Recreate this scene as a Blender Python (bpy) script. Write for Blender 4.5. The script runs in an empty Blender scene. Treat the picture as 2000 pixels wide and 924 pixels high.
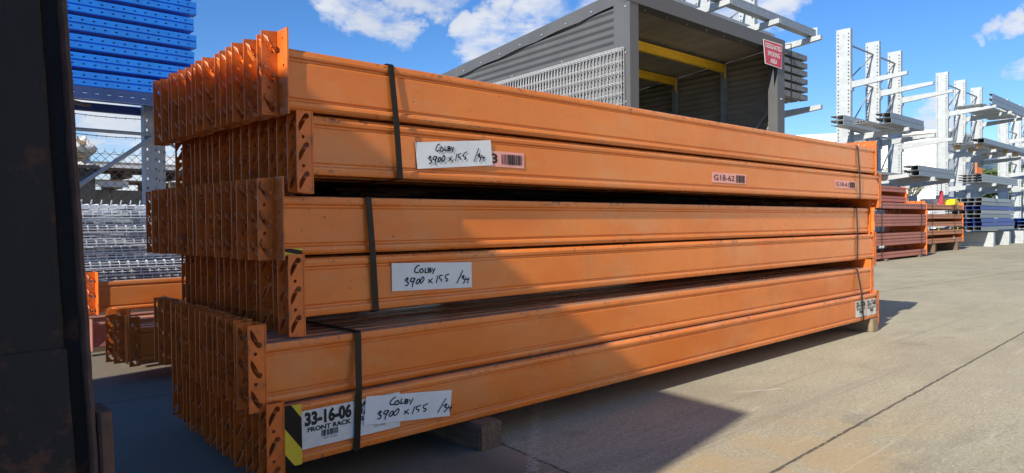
import bpy, bmesh, math, random
from mathutils import Vector, Matrix
C = bpy.context.scene
COL = C.collection
rnd = random.Random(7)
H = 0.69                      # camera height above the yard

# ------------------------------------------------------------------ camera
F, YAW, PITCH, ROLL = 1383.5, 0.7509, -0.01743, -0.009715
cd = bpy.data.cameras.new('camera'); cam = bpy.data.objects.new('camera', cd); COL.objects.link(cam)
fwd = Vector((math.sin(YAW)*math.cos(PITCH), math.cos(YAW)*math.cos(PITCH), math.sin(PITCH)))
rt = Vector((math.cos(YAW), -math.sin(YAW), 0)); up = rt.cross(fwd)
r2 = rt*math.cos(ROLL) + up*math.sin(ROLL); u2 = -rt*math.sin(ROLL) + up*math.cos(ROLL)
cam.matrix_world = Matrix(((r2.x, u2.x, -fwd.x, 0), (r2.y, u2.y, -fwd.y, 0), (r2.z, u2.z, -fwd.z, H), (0, 0, 0, 1)))
cd.sensor_width = 36; cd.lens = 36*F/2000; cd.clip_start = 0.02; cd.clip_end = 2000
C.camera = cam

# ------------------------------------------------------------------ light
SUN = Vector((1, 0.175, -0.655)).normalized()       # way the light travels
sd = bpy.data.lights.new('sun', 'SUN'); sun = bpy.data.objects.new('sun', sd); COL.objects.link(sun)
sun.rotation_euler = SUN.to_track_quat('-Z', 'Y').to_euler()
sun.location = (-8, -3, 8)
sd.energy = 4.6; sd.angle = math.radians(0.45); sd.color = (1.0, 0.925, 0.79)
W = bpy.data.worlds.new('World'); C.world = W; W.use_nodes = True
nt = W.node_tree; nt.nodes.clear()
def N(t, tree=None, **kw):
    n = (tree or nt).nodes.new(t)
    for k, v in kw.items():
        if k.startswith('i_'):
            key = k[2:]
            key = int(key) if key.isdigit() else key.replace('_', ' ')
            n.inputs[key].default_value = v
        else: setattr(n, k, v)
    return n
sky = N('ShaderNodeTexSky'); sky.sky_type = 'NISHITA'; sky.sun_disc = False
sky.sun_elevation = math.asin(-SUN.z); sky.sun_rotation = math.atan2(-SUN.x, -SUN.y)
sky.altitude = 50; sky.air_density = 1.0; sky.dust_density = 0.15; sky.ozone_density = 4.0
hs = N('ShaderNodeHueSaturation'); hs.inputs['Saturation'].default_value = 1.2
nt.links.new(sky.outputs[0], hs.inputs['Color'])
bgs = N('ShaderNodeBackground'); bgs.inputs[1].default_value = 0.080
tint = N('ShaderNodeMixRGB', blend_type='MULTIPLY'); tint.inputs[0].default_value = 1; tint.inputs[2].default_value = (.92,1.02,1.22,1)
nt.links.new(hs.outputs[0], tint.inputs[1]); nt.links.new(tint.outputs[0], bgs.inputs[0])
bgc = N('ShaderNodeBackground'); bgc.inputs[1].default_value = 0.60
tc = N('ShaderNodeTexCoord')
sx = N('ShaderNodeSeparateXYZ'); nt.links.new(tc.outputs['Generated'], sx.inputs[0])
dz = N('ShaderNodeMath', operation='ADD'); nt.links.new(sx.outputs[2], dz.inputs[0]); dz.inputs[1].default_value = 0.22
dvx = N('ShaderNodeMath', operation='DIVIDE'); nt.links.new(sx.outputs[0], dvx.inputs[0]); nt.links.new(dz.outputs[0], dvx.inputs[1])
dvy = N('ShaderNodeMath', operation='DIVIDE'); nt.links.new(sx.outputs[1], dvy.inputs[0]); nt.links.new(dz.outputs[0], dvy.inputs[1])
cx = N('ShaderNodeCombineXYZ'); nt.links.new(dvx.outputs[0], cx.inputs[0]); nt.links.new(dvy.outputs[0], cx.inputs[1])
noi = N('ShaderNodeTexNoise'); noi.inputs['Scale'].default_value = 4.6; noi.inputs['Detail'].default_value = 9; noi.inputs['Roughness'].default_value = 0.62; noi.inputs['Distortion'].default_value = 0.35
nt.links.new(cx.outputs[0], noi.inputs['Vector'])
# cloud banks: azimuth from +y towards +x, elevation, radius, in degrees
CLOUDS = [(30.0,17.9,2.3),(32.0,16.6,1.9),(28.6,18.4,1.4),(34.0,15.0,1.4),(35.7,18.6,2.6),(37.9,18.8,2.2),(36.0,16.8,1.0),
 (38.7,15.2,1.0),(40.2,14.2,1.7),(42.3,14.9,2.4),(44.8,14.9,3.0),(47.3,15.9,3.4),(45.6,17.4,2.6),(50.4,15.9,3.6),(42.0,17.4,1.5),(53.5,16.5,3.0),
 (60.0,16.6,2.8),(62.6,16.7,2.4),(57.0,17.2,2.6),(77.3,12.3,.9),(78.7,12.6,.9),(76.4,11.6,.6),(74.0,7.2,1.4),(72.4,6.5,1.1),(69.9,6.2,1.2),(75.3,6.8,1.0),(79.5,9.9,.9),
 (11,6.3,4.5),(15.5,6.0,5),(20.5,6.3,4.5),(5,5,5),(25,4,4),(31,3,4)]
wn = N('ShaderNodeTexNoise'); wn.inputs['Scale'].default_value = 9; wn.inputs['Detail'].default_value = 6; wn.inputs['Roughness'].default_value = .65; nt.links.new(tc.outputs['Generated'], wn.inputs['Vector'])
w1 = N('ShaderNodeVectorMath', operation='SUBTRACT'); nt.links.new(wn.outputs['Color'], w1.inputs[0]); w1.inputs[1].default_value = (.5,.5,.5)
w2 = N('ShaderNodeVectorMath', operation='MULTIPLY_ADD'); nt.links.new(w1.outputs[0], w2.inputs[0]); w2.inputs[1].default_value = (.13,.13,.10); nt.links.new(tc.outputs['Generated'], w2.inputs[2])
w3 = N('ShaderNodeVectorMath', operation='NORMALIZE'); nt.links.new(w2.outputs[0], w3.inputs[0])
prev = None
for az, el, rad in CLOUDS:
    a, e = math.radians(az), math.radians(el)
    d = (math.sin(a)*math.cos(e), math.cos(a)*math.cos(e), math.sin(e))
    dt = N('ShaderNodeVectorMath', operation='DOT_PRODUCT'); nt.links.new(w3.outputs[0], dt.inputs[0]); dt.inputs[1].default_value = d
    mr = N('ShaderNodeMapRange'); mr.interpolation_type = 'SMOOTHSTEP'
    mr.inputs[1].default_value = math.cos(math.radians(rad*1.5)); mr.inputs[2].default_value = math.cos(math.radians(rad*0.25))
    nt.links.new(dt.outputs['Value'], mr.inputs[0])
    if prev is None: prev = mr.outputs[0]
    else:
        mx = N('ShaderNodeMath', operation='MAXIMUM'); nt.links.new(prev, mx.inputs[0]); nt.links.new(mr.outputs[0], mx.inputs[1]); prev = mx.outputs[0]
ad = N('ShaderNodeMath', operation='MULTIPLY_ADD'); nt.links.new(noi.outputs[0], ad.inputs[0]); ad.inputs[1].default_value = 2.1; ad.inputs[2].default_value = -1.26
a2 = N('ShaderNodeMath', operation='MULTIPLY_ADD'); nt.links.new(prev, a2.inputs[0]); a2.inputs[1].default_value = 0.78; nt.links.new(ad.outputs[0], a2.inputs[2])
cm = N('ShaderNodeMapRange'); cm.interpolation_type = 'SMOOTHSTEP'; cm.inputs[1].default_value = 0.10; cm.inputs[2].default_value = 0.75
cm.inputs[3].default_value = 0; cm.inputs[4].default_value = 0.93
nt.links.new(a2.outputs[0], cm.inputs[0])
n2 = N('ShaderNodeTexNoise'); n2.inputs['Scale'].default_value = 2.2; n2.inputs['Detail'].default_value = 5; nt.links.new(cx.outputs[0], n2.inputs['Vector'])
cr = N('ShaderNodeValToRGB'); cr.color_ramp.elements[0].position = .35; cr.color_ramp.elements[0].color = (.74,.78,.86,1); cr.color_ramp.elements[1].position = .6; cr.color_ramp.elements[1].color = (.93,.95,1,1)
nt.links.new(n2.outputs[0], cr.inputs[0]); nt.links.new(cr.outputs[0], bgc.inputs[0])
ms = N('ShaderNodeMixShader'); nt.links.new(cm.outputs[0], ms.inputs[0]); nt.links.new(bgs.outputs[0], ms.inputs[1]); nt.links.new(bgc.outputs[0], ms.inputs[2])
wo = N('ShaderNodeOutputWorld'); nt.links.new(ms.outputs[0], wo.inputs[0])
C.view_settings.view_transform = 'Standard'; C.view_settings.look = 'None'; C.view_settings.gamma = 1
C.view_settings.exposure = 0.68
C.render.engine = 'CYCLES'
C.cycles.max_bounces = 8

# ------------------------------------------------------------------ materials
def lin(h):
    return tuple(((c/255)/12.92 if c/255 <= .04045 else ((c/255+.055)/1.055)**2.4) for c in h)
def mat(name, base, rough=.5, metal=0, var=.12, scale=6, dirt=None, dirt_amt=0, dirt_scale=25, bump=0, bscale=60, spec=.5, stretch=(1,1,1), wob=0):
    """base colour broken up by large soft noise, optional dirt spots, optional bump"""
    m = bpy.data.materials.new(name); m.use_nodes = True; t = m.node_tree; b = t.nodes['Principled BSDF']
    b.inputs['Roughness'].default_value = rough; b.inputs['Metallic'].default_value = metal
    b.inputs['Specular IOR Level'].default_value = spec
    tcn = t.nodes.new('ShaderNodeTexCoord'); oi = t.nodes.new('ShaderNodeObjectInfo')
    of = t.nodes.new('ShaderNodeVectorMath'); of.operation = 'MULTIPLY_ADD'
    cb = t.nodes.new('ShaderNodeCombineXYZ')
    for i in range(3): t.links.new(oi.outputs['Random'], cb.inputs[i])
    t.links.new(cb.outputs[0], of.inputs[0]); of.inputs[1].default_value = (37, 19, 23)
    mp = t.nodes.new('ShaderNodeMapping'); mp.inputs['Scale'].default_value = stretch
    t.links.new(tcn.outputs['Object'], mp.inputs[0]); t.links.new(mp.outputs[0], of.inputs[2])
    n = t.nodes.new('ShaderNodeTexNoise'); n.inputs['Scale'].default_value = scale; n.inputs['Detail'].default_value = 5; n.inputs['Roughness'].default_value = .6
    t.links.new(of.outputs[0], n.inputs['Vector'])
    r = t.nodes.new('ShaderNodeValToRGB'); e = r.color_ramp.elements
    e[0].position = .3; e[1].position = .7
    e[0].color = tuple(c*(1-var) for c in base)+(1,); e[1].color = tuple(min(1, c*(1+var)) for c in base)+(1,)
    t.links.new(n.outputs[0], r.inputs[0]); out = r.outputs[0]
    if dirt:
        n2 = t.nodes.new('ShaderNodeTexNoise'); n2.inputs['Scale'].default_value = dirt_scale; n2.inputs['Detail'].default_value = 8; n2.inputs['Roughness'].default_value = .75
        t.links.new(of.outputs[0], n2.inputs['Vector'])
        k = t.nodes.new('ShaderNodeMapRange'); k.inputs[1].default_value = .72-dirt_amt; k.inputs[2].default_value = .78-dirt_amt*.5; k.inputs[4].default_value = .85
        t.links.new(n2.outputs[0], k.inputs[0])
        mx = t.nodes.new('ShaderNodeMixRGB'); mx.inputs[2].default_value = tuple(dirt)+(1,)
        t.links.new(k.outputs[0], mx.inputs[0]); t.links.new(out, mx.inputs[1]); out = mx.outputs[0]
    t.links.new(out, b.inputs['Base Color'])
    rr = t.nodes.new('ShaderNodeMapRange'); rr.inputs[3].default_value = max(.02, rough-.08); rr.inputs[4].default_value = rough+.1
    t.links.new(n.outputs[0], rr.inputs[0]); t.links.new(rr.outputs[0], b.inputs['Roughness'])
    if bump or wob:
        nb = t.nodes.new('ShaderNodeTexNoise'); nb.inputs['Scale'].default_value = bscale; nb.inputs['Detail'].default_value = 4
        t.links.new(of.outputs[0], nb.inputs['Vector'])
        bp = t.nodes.new('ShaderNodeBump'); bp.inputs['Strength'].default_value = bump or .4; bp.inputs['Distance'].default_value = wob or .002
        t.links.new(nb.outputs[0], bp.inputs['Height']); t.links.new(bp.outputs[0], b.inputs['Normal'])
    return m
M = {}
def orange_paint():
    m = bpy.data.materials.new('orange_paint'); m.use_nodes = True; t = m.node_tree; b = t.nodes['Principled BSDF']
    L = t.links.new
    tcn = t.nodes.new('ShaderNodeTexCoord'); oi = t.nodes.new('ShaderNodeObjectInfo')
    cb = t.nodes.new('ShaderNodeCombineXYZ')
    for i in range(3): L(oi.outputs['Random'], cb.inputs[i])
    def coord(scale):
        mp = t.nodes.new('ShaderNodeMapping'); mp.inputs['Scale'].default_value = scale; L(tcn.outputs['Object'], mp.inputs[0])
        of = t.nodes.new('ShaderNodeVectorMath'); of.operation = 'MULTIPLY_ADD'; L(cb.outputs[0], of.inputs[0]); of.inputs[1].default_value = (37, 19, 23); L(mp.outputs[0], of.inputs[2])
        return of.outputs[0]
    def noise(co, s, d=5, r=.6):
        n = t.nodes.new('ShaderNodeTexNoise'); n.inputs['Scale'].default_value = s; n.inputs['Detail'].default_value = d; n.inputs['Roughness'].default_value = r; L(co, n.inputs['Vector']); return n.outputs[0]
    def mr(v, a, b_, c=0, d=1):
        n = t.nodes.new('ShaderNodeMapRange'); n.interpolation_type = 'SMOOTHSTEP'; L(v, n.inputs[0])
        for i, q in zip((1, 2, 3, 4), (a, b_, c, d)): n.inputs[i].default_value = q
        return n.outputs[0]
    def mul(a, b_):
        n = t.nodes.new('ShaderNodeMath'); n.operation = 'MULTIPLY'; L(a, n.inputs[0]); L(b_, n.inputs[1]); return n.outputs[0]
    def mix(f, a, col):
        n = t.nodes.new('ShaderNodeMixRGB'); L(f, n.inputs[0]); L(a, n.inputs[1]); n.inputs[2].default_value = col+(1,); return n.outputs[0]
    c1 = coord((.5, 1, 1)); c2 = coord((1, 1, 1)); c3 = coord((.8, 1, 1.3)); c4 = coord((3, 1, .25))
    big = noise(c1, 4, 4); r = t.nodes.new('ShaderNodeValToRGB'); e = r.color_ramp.elements
    e[0].position = .32; e[1].position = .68; e[0].color = (.64, .148, .014, 1); e[1].color = (.74, .215, .040, 1)
    L(big, r.inputs[0]); out = r.outputs[0]
    # per-beam fade
    fade = mr(oi.outputs['Random'], 0, 1, 0, .35); out = mix(fade, out, (.72, .205, .040))
    # dusty bloom patches
    out = mix(mr(noise(c1, 5, 6, .7), .47, .68, 0, .55), out, (.60, .27, .11))
    out = mix(mr(noise(coord((.3,1,1.5)), 4, 6, .65), .50, .66, 0, .26), out, (.48, .12, .016))
    # vertical drip streaks
    out = mix(mr(noise(c4, 5, 3), .54, .72, 0, .28), out, (.48, .15, .03))
    # black scuffs, gathered in patches
    out = mix(mul(mr(noise(c3, 34, 8, .8), .60, .67, 0, .75), mr(noise(c2, 4, 3), .55, .64)), out, (.05, .04, .035))
    out = mix(mul(mr(noise(c2, 85, 3, .6), .68, .71, 0, .8), mr(noise(c2, 9, 3), .45, .6)), out, (.09, .05, .03))
    # pale scratches
    out = mix(mul(mr(noise(coord((9, 1, .8)), 60, 2), .70, .73, 0, .5), mr(noise(c2, 3.3, 3), .55, .65)), out, (.75, .50, .33))
    # grime on top and bottom edges, by height
    sp = t.nodes.new('ShaderNodeSeparateXYZ'); L(tcn.outputs['Object'], sp.inputs[0])
    edge = mr(sp.outputs[2], .130, .150)
    out = mix(mul(mul(edge, mr(noise(c2, 3, 2), .42, .54)), mr(noise(c3, 46, 6, .75), .54, .62, 0, .85)), out, (.07, .05, .04))
    low = mr(sp.outputs[2], .024, .004)
    out = mix(mul(mul(low, mr(noise(c2, 4, 2), .45, .55)), mr(noise(c3, 60, 6, .75), .56, .63, 0, .85)), out, (.06, .045, .04))
    gn = t.nodes.new('ShaderNodeNewGeometry'); sn = t.nodes.new('ShaderNodeSeparateXYZ'); L(gn.outputs['Normal'], sn.inputs[0])
    out = mix(mul(mr(sn.outputs[2], .75, .95), mr(noise(c3, 18, 6, .7), .40, .58, .45, .9)), out, (.30, .25, .20))
    L(out, b.inputs['Base Color'])
    L(mr(big, .3, .7, .17, .33), b.inputs['Roughness']); b.inputs['Specular IOR Level'].default_value = .45
    bp = t.nodes.new('ShaderNodeBump'); bp.inputs['Strength'].default_value = .25; bp.inputs['Distance'].default_value = .004
    L(noise(coord((.4, 1, 1)), 6, 2), bp.inputs['Height'])
    bp2 = t.nodes.new('ShaderNodeBump'); bp2.inputs['Strength'].default_value = .12; bp2.inputs['Distance'].default_value = .0006
    L(noise(c2, 320, 2), bp2.inputs['Height']); L(bp.outputs[0], bp2.inputs['Normal']); L(bp2.outputs[0], b.inputs['Normal'])
    return m
M['orange'] = orange_paint()
M['endplate'] = mat('orange_end_plate', (.62, .140, .016), .42, var=.22, scale=14, dirt=(.10,.05,.03), dirt_amt=.19, dirt_scale=18, bump=.3, bscale=180, wob=.0006)
M['far_orange'] = mat('far_orange', (.75, .17, .02), .5, var=.1)
M['terracotta'] = mat('terracotta_paint', (.52, .18, .115), .5, var=.14, scale=4, dirt=(.15,.07,.05), dirt_amt=.08, dirt_scale=14)
M['brown'] = mat('brown_orange_paint', (.60, .23, .09), .5, var=.14, scale=4, dirt=(.15,.07,.04), dirt_amt=.08, dirt_scale=14)
M['galv'] = mat('galvanised_steel', (.30, .33, .36), .48, metal=.25, var=.13, scale=9, dirt=(.24,.26,.28), dirt_amt=.15, dirt_scale=30)
M['galv_dull'] = mat('dull_galvanised', (.20,.20,.19), .6, metal=.2, var=.3, scale=14)
M['galv_white'] = mat('pale_galvanised', (.40, .43, .445), .5, metal=.15, var=.1, scale=9)
M['blue'] = mat('blue_paint', (.004, .24, .88), .42, var=.14, scale=5, dirt=(.05,.12,.25), dirt_amt=.06, dirt_scale=30)
M['darkblue'] = mat('dark_blue_paint', (.03, .07, .22), .5, var=.2)
M['navy'] = mat('navy_paint', (.07, .12, .42), .5, var=.2)
M['shed'] = mat('charcoal_cladding', (.085, .088, .093), .5, var=.08, scale=3, dirt=(.13,.13,.125), dirt_amt=.06, dirt_scale=12)
M['ceil'] = mat('bare_steel_underside', (.27, .25, .20), .5, var=.18, scale=5, stretch=(1,.3,1))
M['yellow'] = mat('yellow_beam_paint', (.80, .50, .03), .5, var=.12)
M['yellow_bright'] = mat('bright_yellow', (.85, .65, .01), .5)
M['black'] = mat('black_plastic', (.004, .0042, .005), .45, var=.2, scale=30, spec=.3)
M['black_gloss'] = mat('black_film', (.012,.012,.014), .22, var=.2, scale=30, bump=.6, bscale=40, wob=.004)
M['hole'] = mat('black_ink', (.012, .012, .014), .7)
M['paper'] = mat('white_paper', (.66, .70, .72), .75, var=.05, scale=12, bump=.5, bscale=9, wob=.004)
M['paper2'] = mat('worn_white_sticker', (.62, .62, .60), .6, var=.1, scale=20, dirt=(.42,.40,.35), dirt_amt=.15, dirt_scale=14, bump=.5, bscale=14, wob=.003)
M['pink'] = mat('pink_sticker', (.80, .36, .32), .5, var=.05)
M['tapey'] = mat('yellow_tape', (.62, .47, .03), .42, var=.12, dirt=(.2,.16,.03), dirt_amt=.12, dirt_scale=60)
M['timber'] = mat('timber', (.24, .18, .11), .85, var=.25, scale=9, stretch=(12,1,12), bump=.5, bscale=60, wob=.002)
M['timber_dark'] = mat('weathered_timber', (.15, .10, .065), .9, var=.45, scale=9, stretch=(14,1,14), dirt=(.03,.025,.02), dirt_amt=.15, dirt_scale=10, bump=.8, bscale=50, wob=.004)
M['timber_new'] = mat('new_timber', (.60, .40, .20), .8, var=.15)
M['red_sign'] = mat('red_sign', (.52, .03, .05), .4, var=.05)
M['white'] = mat('white_paint', (.78, .78, .76), .5, var=.04)
M['cladding'] = mat('white_cladding', (.80, .80, .80), .6, var=.03, scale=.3)
M['wire'] = mat('zinc_wire', (.68, .72, .78), .45, metal=.0, var=.12, scale=20)
M['wire_panel'] = mat('dull_zinc_wire', (.34, .35, .36), .5, var=.15, scale=20)
M['fence'] = mat('dull_wire', (.09, .09, .09), .6, metal=.3)
M['blocks'] = mat('concrete_block', (.26, .25, .23), .9, var=.25, scale=4, bump=.5, bscale=30, wob=.01)
M['wrap'] = mat('plastic_wrap', (.72, .70, .66), .3, var=.12, scale=9, bump=1, bscale=14, wob=.03)
M['bark'] = mat('bark', (.22, .19, .15), .9, var=.3)
M['leaf_grey'] = mat('gum_leaf', (.26, .29, .19), .7, var=.35, scale=2)
M['leaf'] = mat('green_leaf', (.08, .13, .03), .7, var=.4, scale=2)
M['darkgap'] = mat('dark_interior', (.05, .05, .055), .8)
M['redpaint'] = mat('dull_red_beam', (.30, .12, .09), .55, var=.15)
def rusty():
    m = mat('weathered_dark_steel', (.014, .014, .016), .7, var=.3, scale=7, stretch=(1,1,.35), bump=.5, bscale=70, wob=.003, spec=.3)
    t = m.node_tree; b = t.nodes['Principled BSDF']; src = b.inputs['Base Color'].links[0].from_socket
    tcn = t.nodes.new('ShaderNodeTexCoord')
    n = t.nodes.new('ShaderNodeTexNoise'); n.inputs['Scale'].default_value = 16; n.inputs['Detail'].default_value = 9; n.inputs['Roughness'].default_value = .7; t.links.new(tcn.outputs['Object'], n.inputs['Vector'])
    sp = t.nodes.new('ShaderNodeSeparateXYZ'); t.links.new(tcn.outputs['Object'], sp.inputs[0])
    h = t.nodes.new('ShaderNodeMapRange'); t.links.new(sp.outputs[2], h.inputs[0]); h.inputs[1].default_value = 1.0; h.inputs[2].default_value = .30; h.inputs[3].default_value = -.045; h.inputs[4].default_value = .085
    a = t.nodes.new('ShaderNodeMath'); a.operation = 'ADD'; t.links.new(n.outputs[0], a.inputs[0]); t.links.new(h.outputs[0], a.inputs[1])
    k = t.nodes.new('ShaderNodeMapRange'); t.links.new(a.outputs[0], k.inputs[0]); k.inputs[1].default_value = .60; k.inputs[2].default_value = .70; k.inputs[4].default_value = .8
    mx = t.nodes.new('ShaderNodeMixRGB'); t.links.new(k.outputs[0], mx.inputs[0]); t.links.new(src, mx.inputs[1]); mx.inputs[2].default_value = (.085, .035, .022, 1)
    t.links.new(mx.outputs[0], b.inputs['Base Color'])
    return m
M['rusty'] = rusty()
M['rust'] = mat('rusty_edge', (.085, .045, .032), .8, var=.5, scale=20, dirt=(.05,.04,.04), dirt_amt=.2, dirt_scale=30, bump=.8, bscale=90, wob=.004)

# ------------------------------------------------------------------ helpers
class MB:
    def __init__(s): s.v = []; s.f = []
    def add(s, vs, fs):
        o = len(s.v); s.v += [tuple(v) for v in vs]; s.f += [tuple(i+o for i in f) for f in fs]; return s
    def box(s, x0, x1, y0, y1, z0, z1):
        return s.add([(x0,y0,z0),(x1,y0,z0),(x1,y1,z0),(x0,y1,z0),(x0,y0,z1),(x1,y0,z1),(x1,y1,z1),(x0,y1,z1)],
                     [(3,2,1,0),(4,5,6,7),(0,1,5,4),(1,2,6,5),(2,3,7,6),(3,0,4,7)])
    def bar(s, p, q, w, h, upv=(0,0,1)):
        p = Vector(p); q = Vector(q); d = (q-p).normalized(); u = Vector(upv)
        a = d.cross(u)
        if a.length < 1e-4: a = d.cross(Vector((1,0,0)))
        a.normalize(); u = a.cross(d)
        vs = [e + a*sx*w/2 + u*sz*h/2 for e in (p, q) for sx, sz in ((-1,-1),(1,-1),(1,1),(-1,1))]
        return s.add(vs, [(0,1,2,3),(7,6,5,4),(0,4,5,1),(1,5,6,2),(2,6,7,3),(3,7,4,0)])
    def tube(s, p, q, r, n=8, r2=None):
        p = Vector(p); q = Vector(q); d = (q-p).normalized(); r2 = r if r2 is None else r2
        a = d.orthogonal().normalized(); b = d.cross(a)
        vs = [e + (a*math.cos(2*math.pi*i/n) + b*math.sin(2*math.pi*i/n))*rr for e, rr in ((p, r), (q, r2)) for i in range(n)]
        return s.add(vs, [(i, (i+1)%n, n+(i+1)%n, n+i) for i in range(n)] + [tuple(range(n))[::-1], tuple(range(n, 2*n))])
    def prism(s, prof, x0, x1, axis='x'):
        """profile of (a,b) pairs swept along an axis"""
        n = len(prof)
        def P(x, a, b): return {'x': (x, a, b), 'y': (a, x, b), 'z': (a, b, x)}[axis]
        vs = [P(x0, a, b) for a, b in prof] + [P(x1, a, b) for a, b in prof]
        return s.add(vs, [(i, (i+1)%n, n+(i+1)%n, n+i) for i in range(n)] + [tuple(range(n))[::-1], tuple(range(n, 2*n))])
    def mesh(s, name, m):
        me = bpy.data.meshes.new(name); me.from_pydata(s.v, [], s.f)
        me.materials.append(m)
        bm = bmesh.new(); bm.from_mesh(me); bmesh.ops.recalc_face_normals(bm, faces=bm.faces); bm.to_mesh(me); bm.free()
        return me
    def build(s, name, m, parent=None, smooth=False):
        me = s.mesh(name, m)
        if smooth:
            for p in me.polygons: p.use_smooth = True
        return link(name, me, parent)
def link(name, me, parent=None):
    o = bpy.data.objects.new(name, me); COL.objects.link(o)
    if parent: o.parent = parent
    return o
def tag(o, label=None, cat=None, group=None, kind=None):
    if cat and not kind: kind = 'thing'
    for k, v in (('label', label), ('category', cat), ('group', group), ('kind', kind)):
        if v: o[k] = v
    return o
def thing(name, loc, label, cat, group=None):
    o = bpy.data.objects.new(name, None); COL.objects.link(o); o.location = loc; o.empty_display_size = .1
    return tag(o, label, cat, group)
def copy_tree(o, parent=None):
    c = o.copy(); COL.objects.link(c)
    if parent: c.parent = parent
    for ch in o.children: copy_tree(ch, c)
    return c
def plate2d(outer, holes, th):
    """flat plate with real holes: polygon points in 2D, thickness th, returned as verts/faces in (a, b, t)"""
    cu = bpy.data.curves.new('tmp', 'CURVE'); cu.dimensions = '2D'; cu.fill_mode = 'BOTH'; cu.extrude = th/2
    for poly in [outer]+holes:
        sp = cu.splines.new('POLY'); sp.points.add(len(poly)-1)
        for i, (a, b) in enumerate(poly): sp.points[i].co = (a, b, 0, 1)
        sp.use_cyclic_u = True
    o = bpy.data.objects.new('tmp', cu); COL.objects.link(o)
    me = o.to_mesh(); vs = [tuple(v.co) for v in me.vertices]; fs = [tuple(p.vertices) for p in me.polygons]
    o.to_mesh_clear(); bpy.data.objects.remove(o); bpy.data.curves.remove(cu)
    return vs, fs
def rect(a0, a1, b0, b1): return [(a0,b0),(a1,b0),(a1,b1),(a0,b1)]
def circ(a, b, r, n=8): return [(a+r*math.cos(2*math.pi*i/n), b+r*math.sin(2*math.pi*i/n)) for i in range(n)]
def text_poly(s, x0, x1, z0, z1, bold=0):
    """lettering from the built-in font, as flat verts/faces fitted into a box"""
    cu = bpy.data.curves.new('tmp', 'FONT'); cu.body = s; cu.size = 1; cu.offset = bold; cu.resolution_u = 3
    o = bpy.data.objects.new('tmp', cu); COL.objects.link(o); me = o.to_mesh()
    vs = [tuple(v.co) for v in me.vertices]; fs = [tuple(p.vertices) for p in me.polygons]
    o.to_mesh_clear(); bpy.data.objects.remove(o); bpy.data.curves.remove(cu)
    a0 = min(v[0] for v in vs); a1 = max(v[0] for v in vs); b0 = min(v[1] for v in vs); b1 = max(v[1] for v in vs)
    return [(x0+(v[0]-a0)/(a1-a0)*(x1-x0), z0+(v[1]-b0)/(b1-b0)*(z1-z0)) for v in vs], fs

ORDN = ['first','second','third','fourth','fifth','sixth','seventh','eighth','ninth','tenth','eleventh','twelfth','thirteenth','fourteenth','fifteenth','sixteenth','seventeenth']
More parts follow.
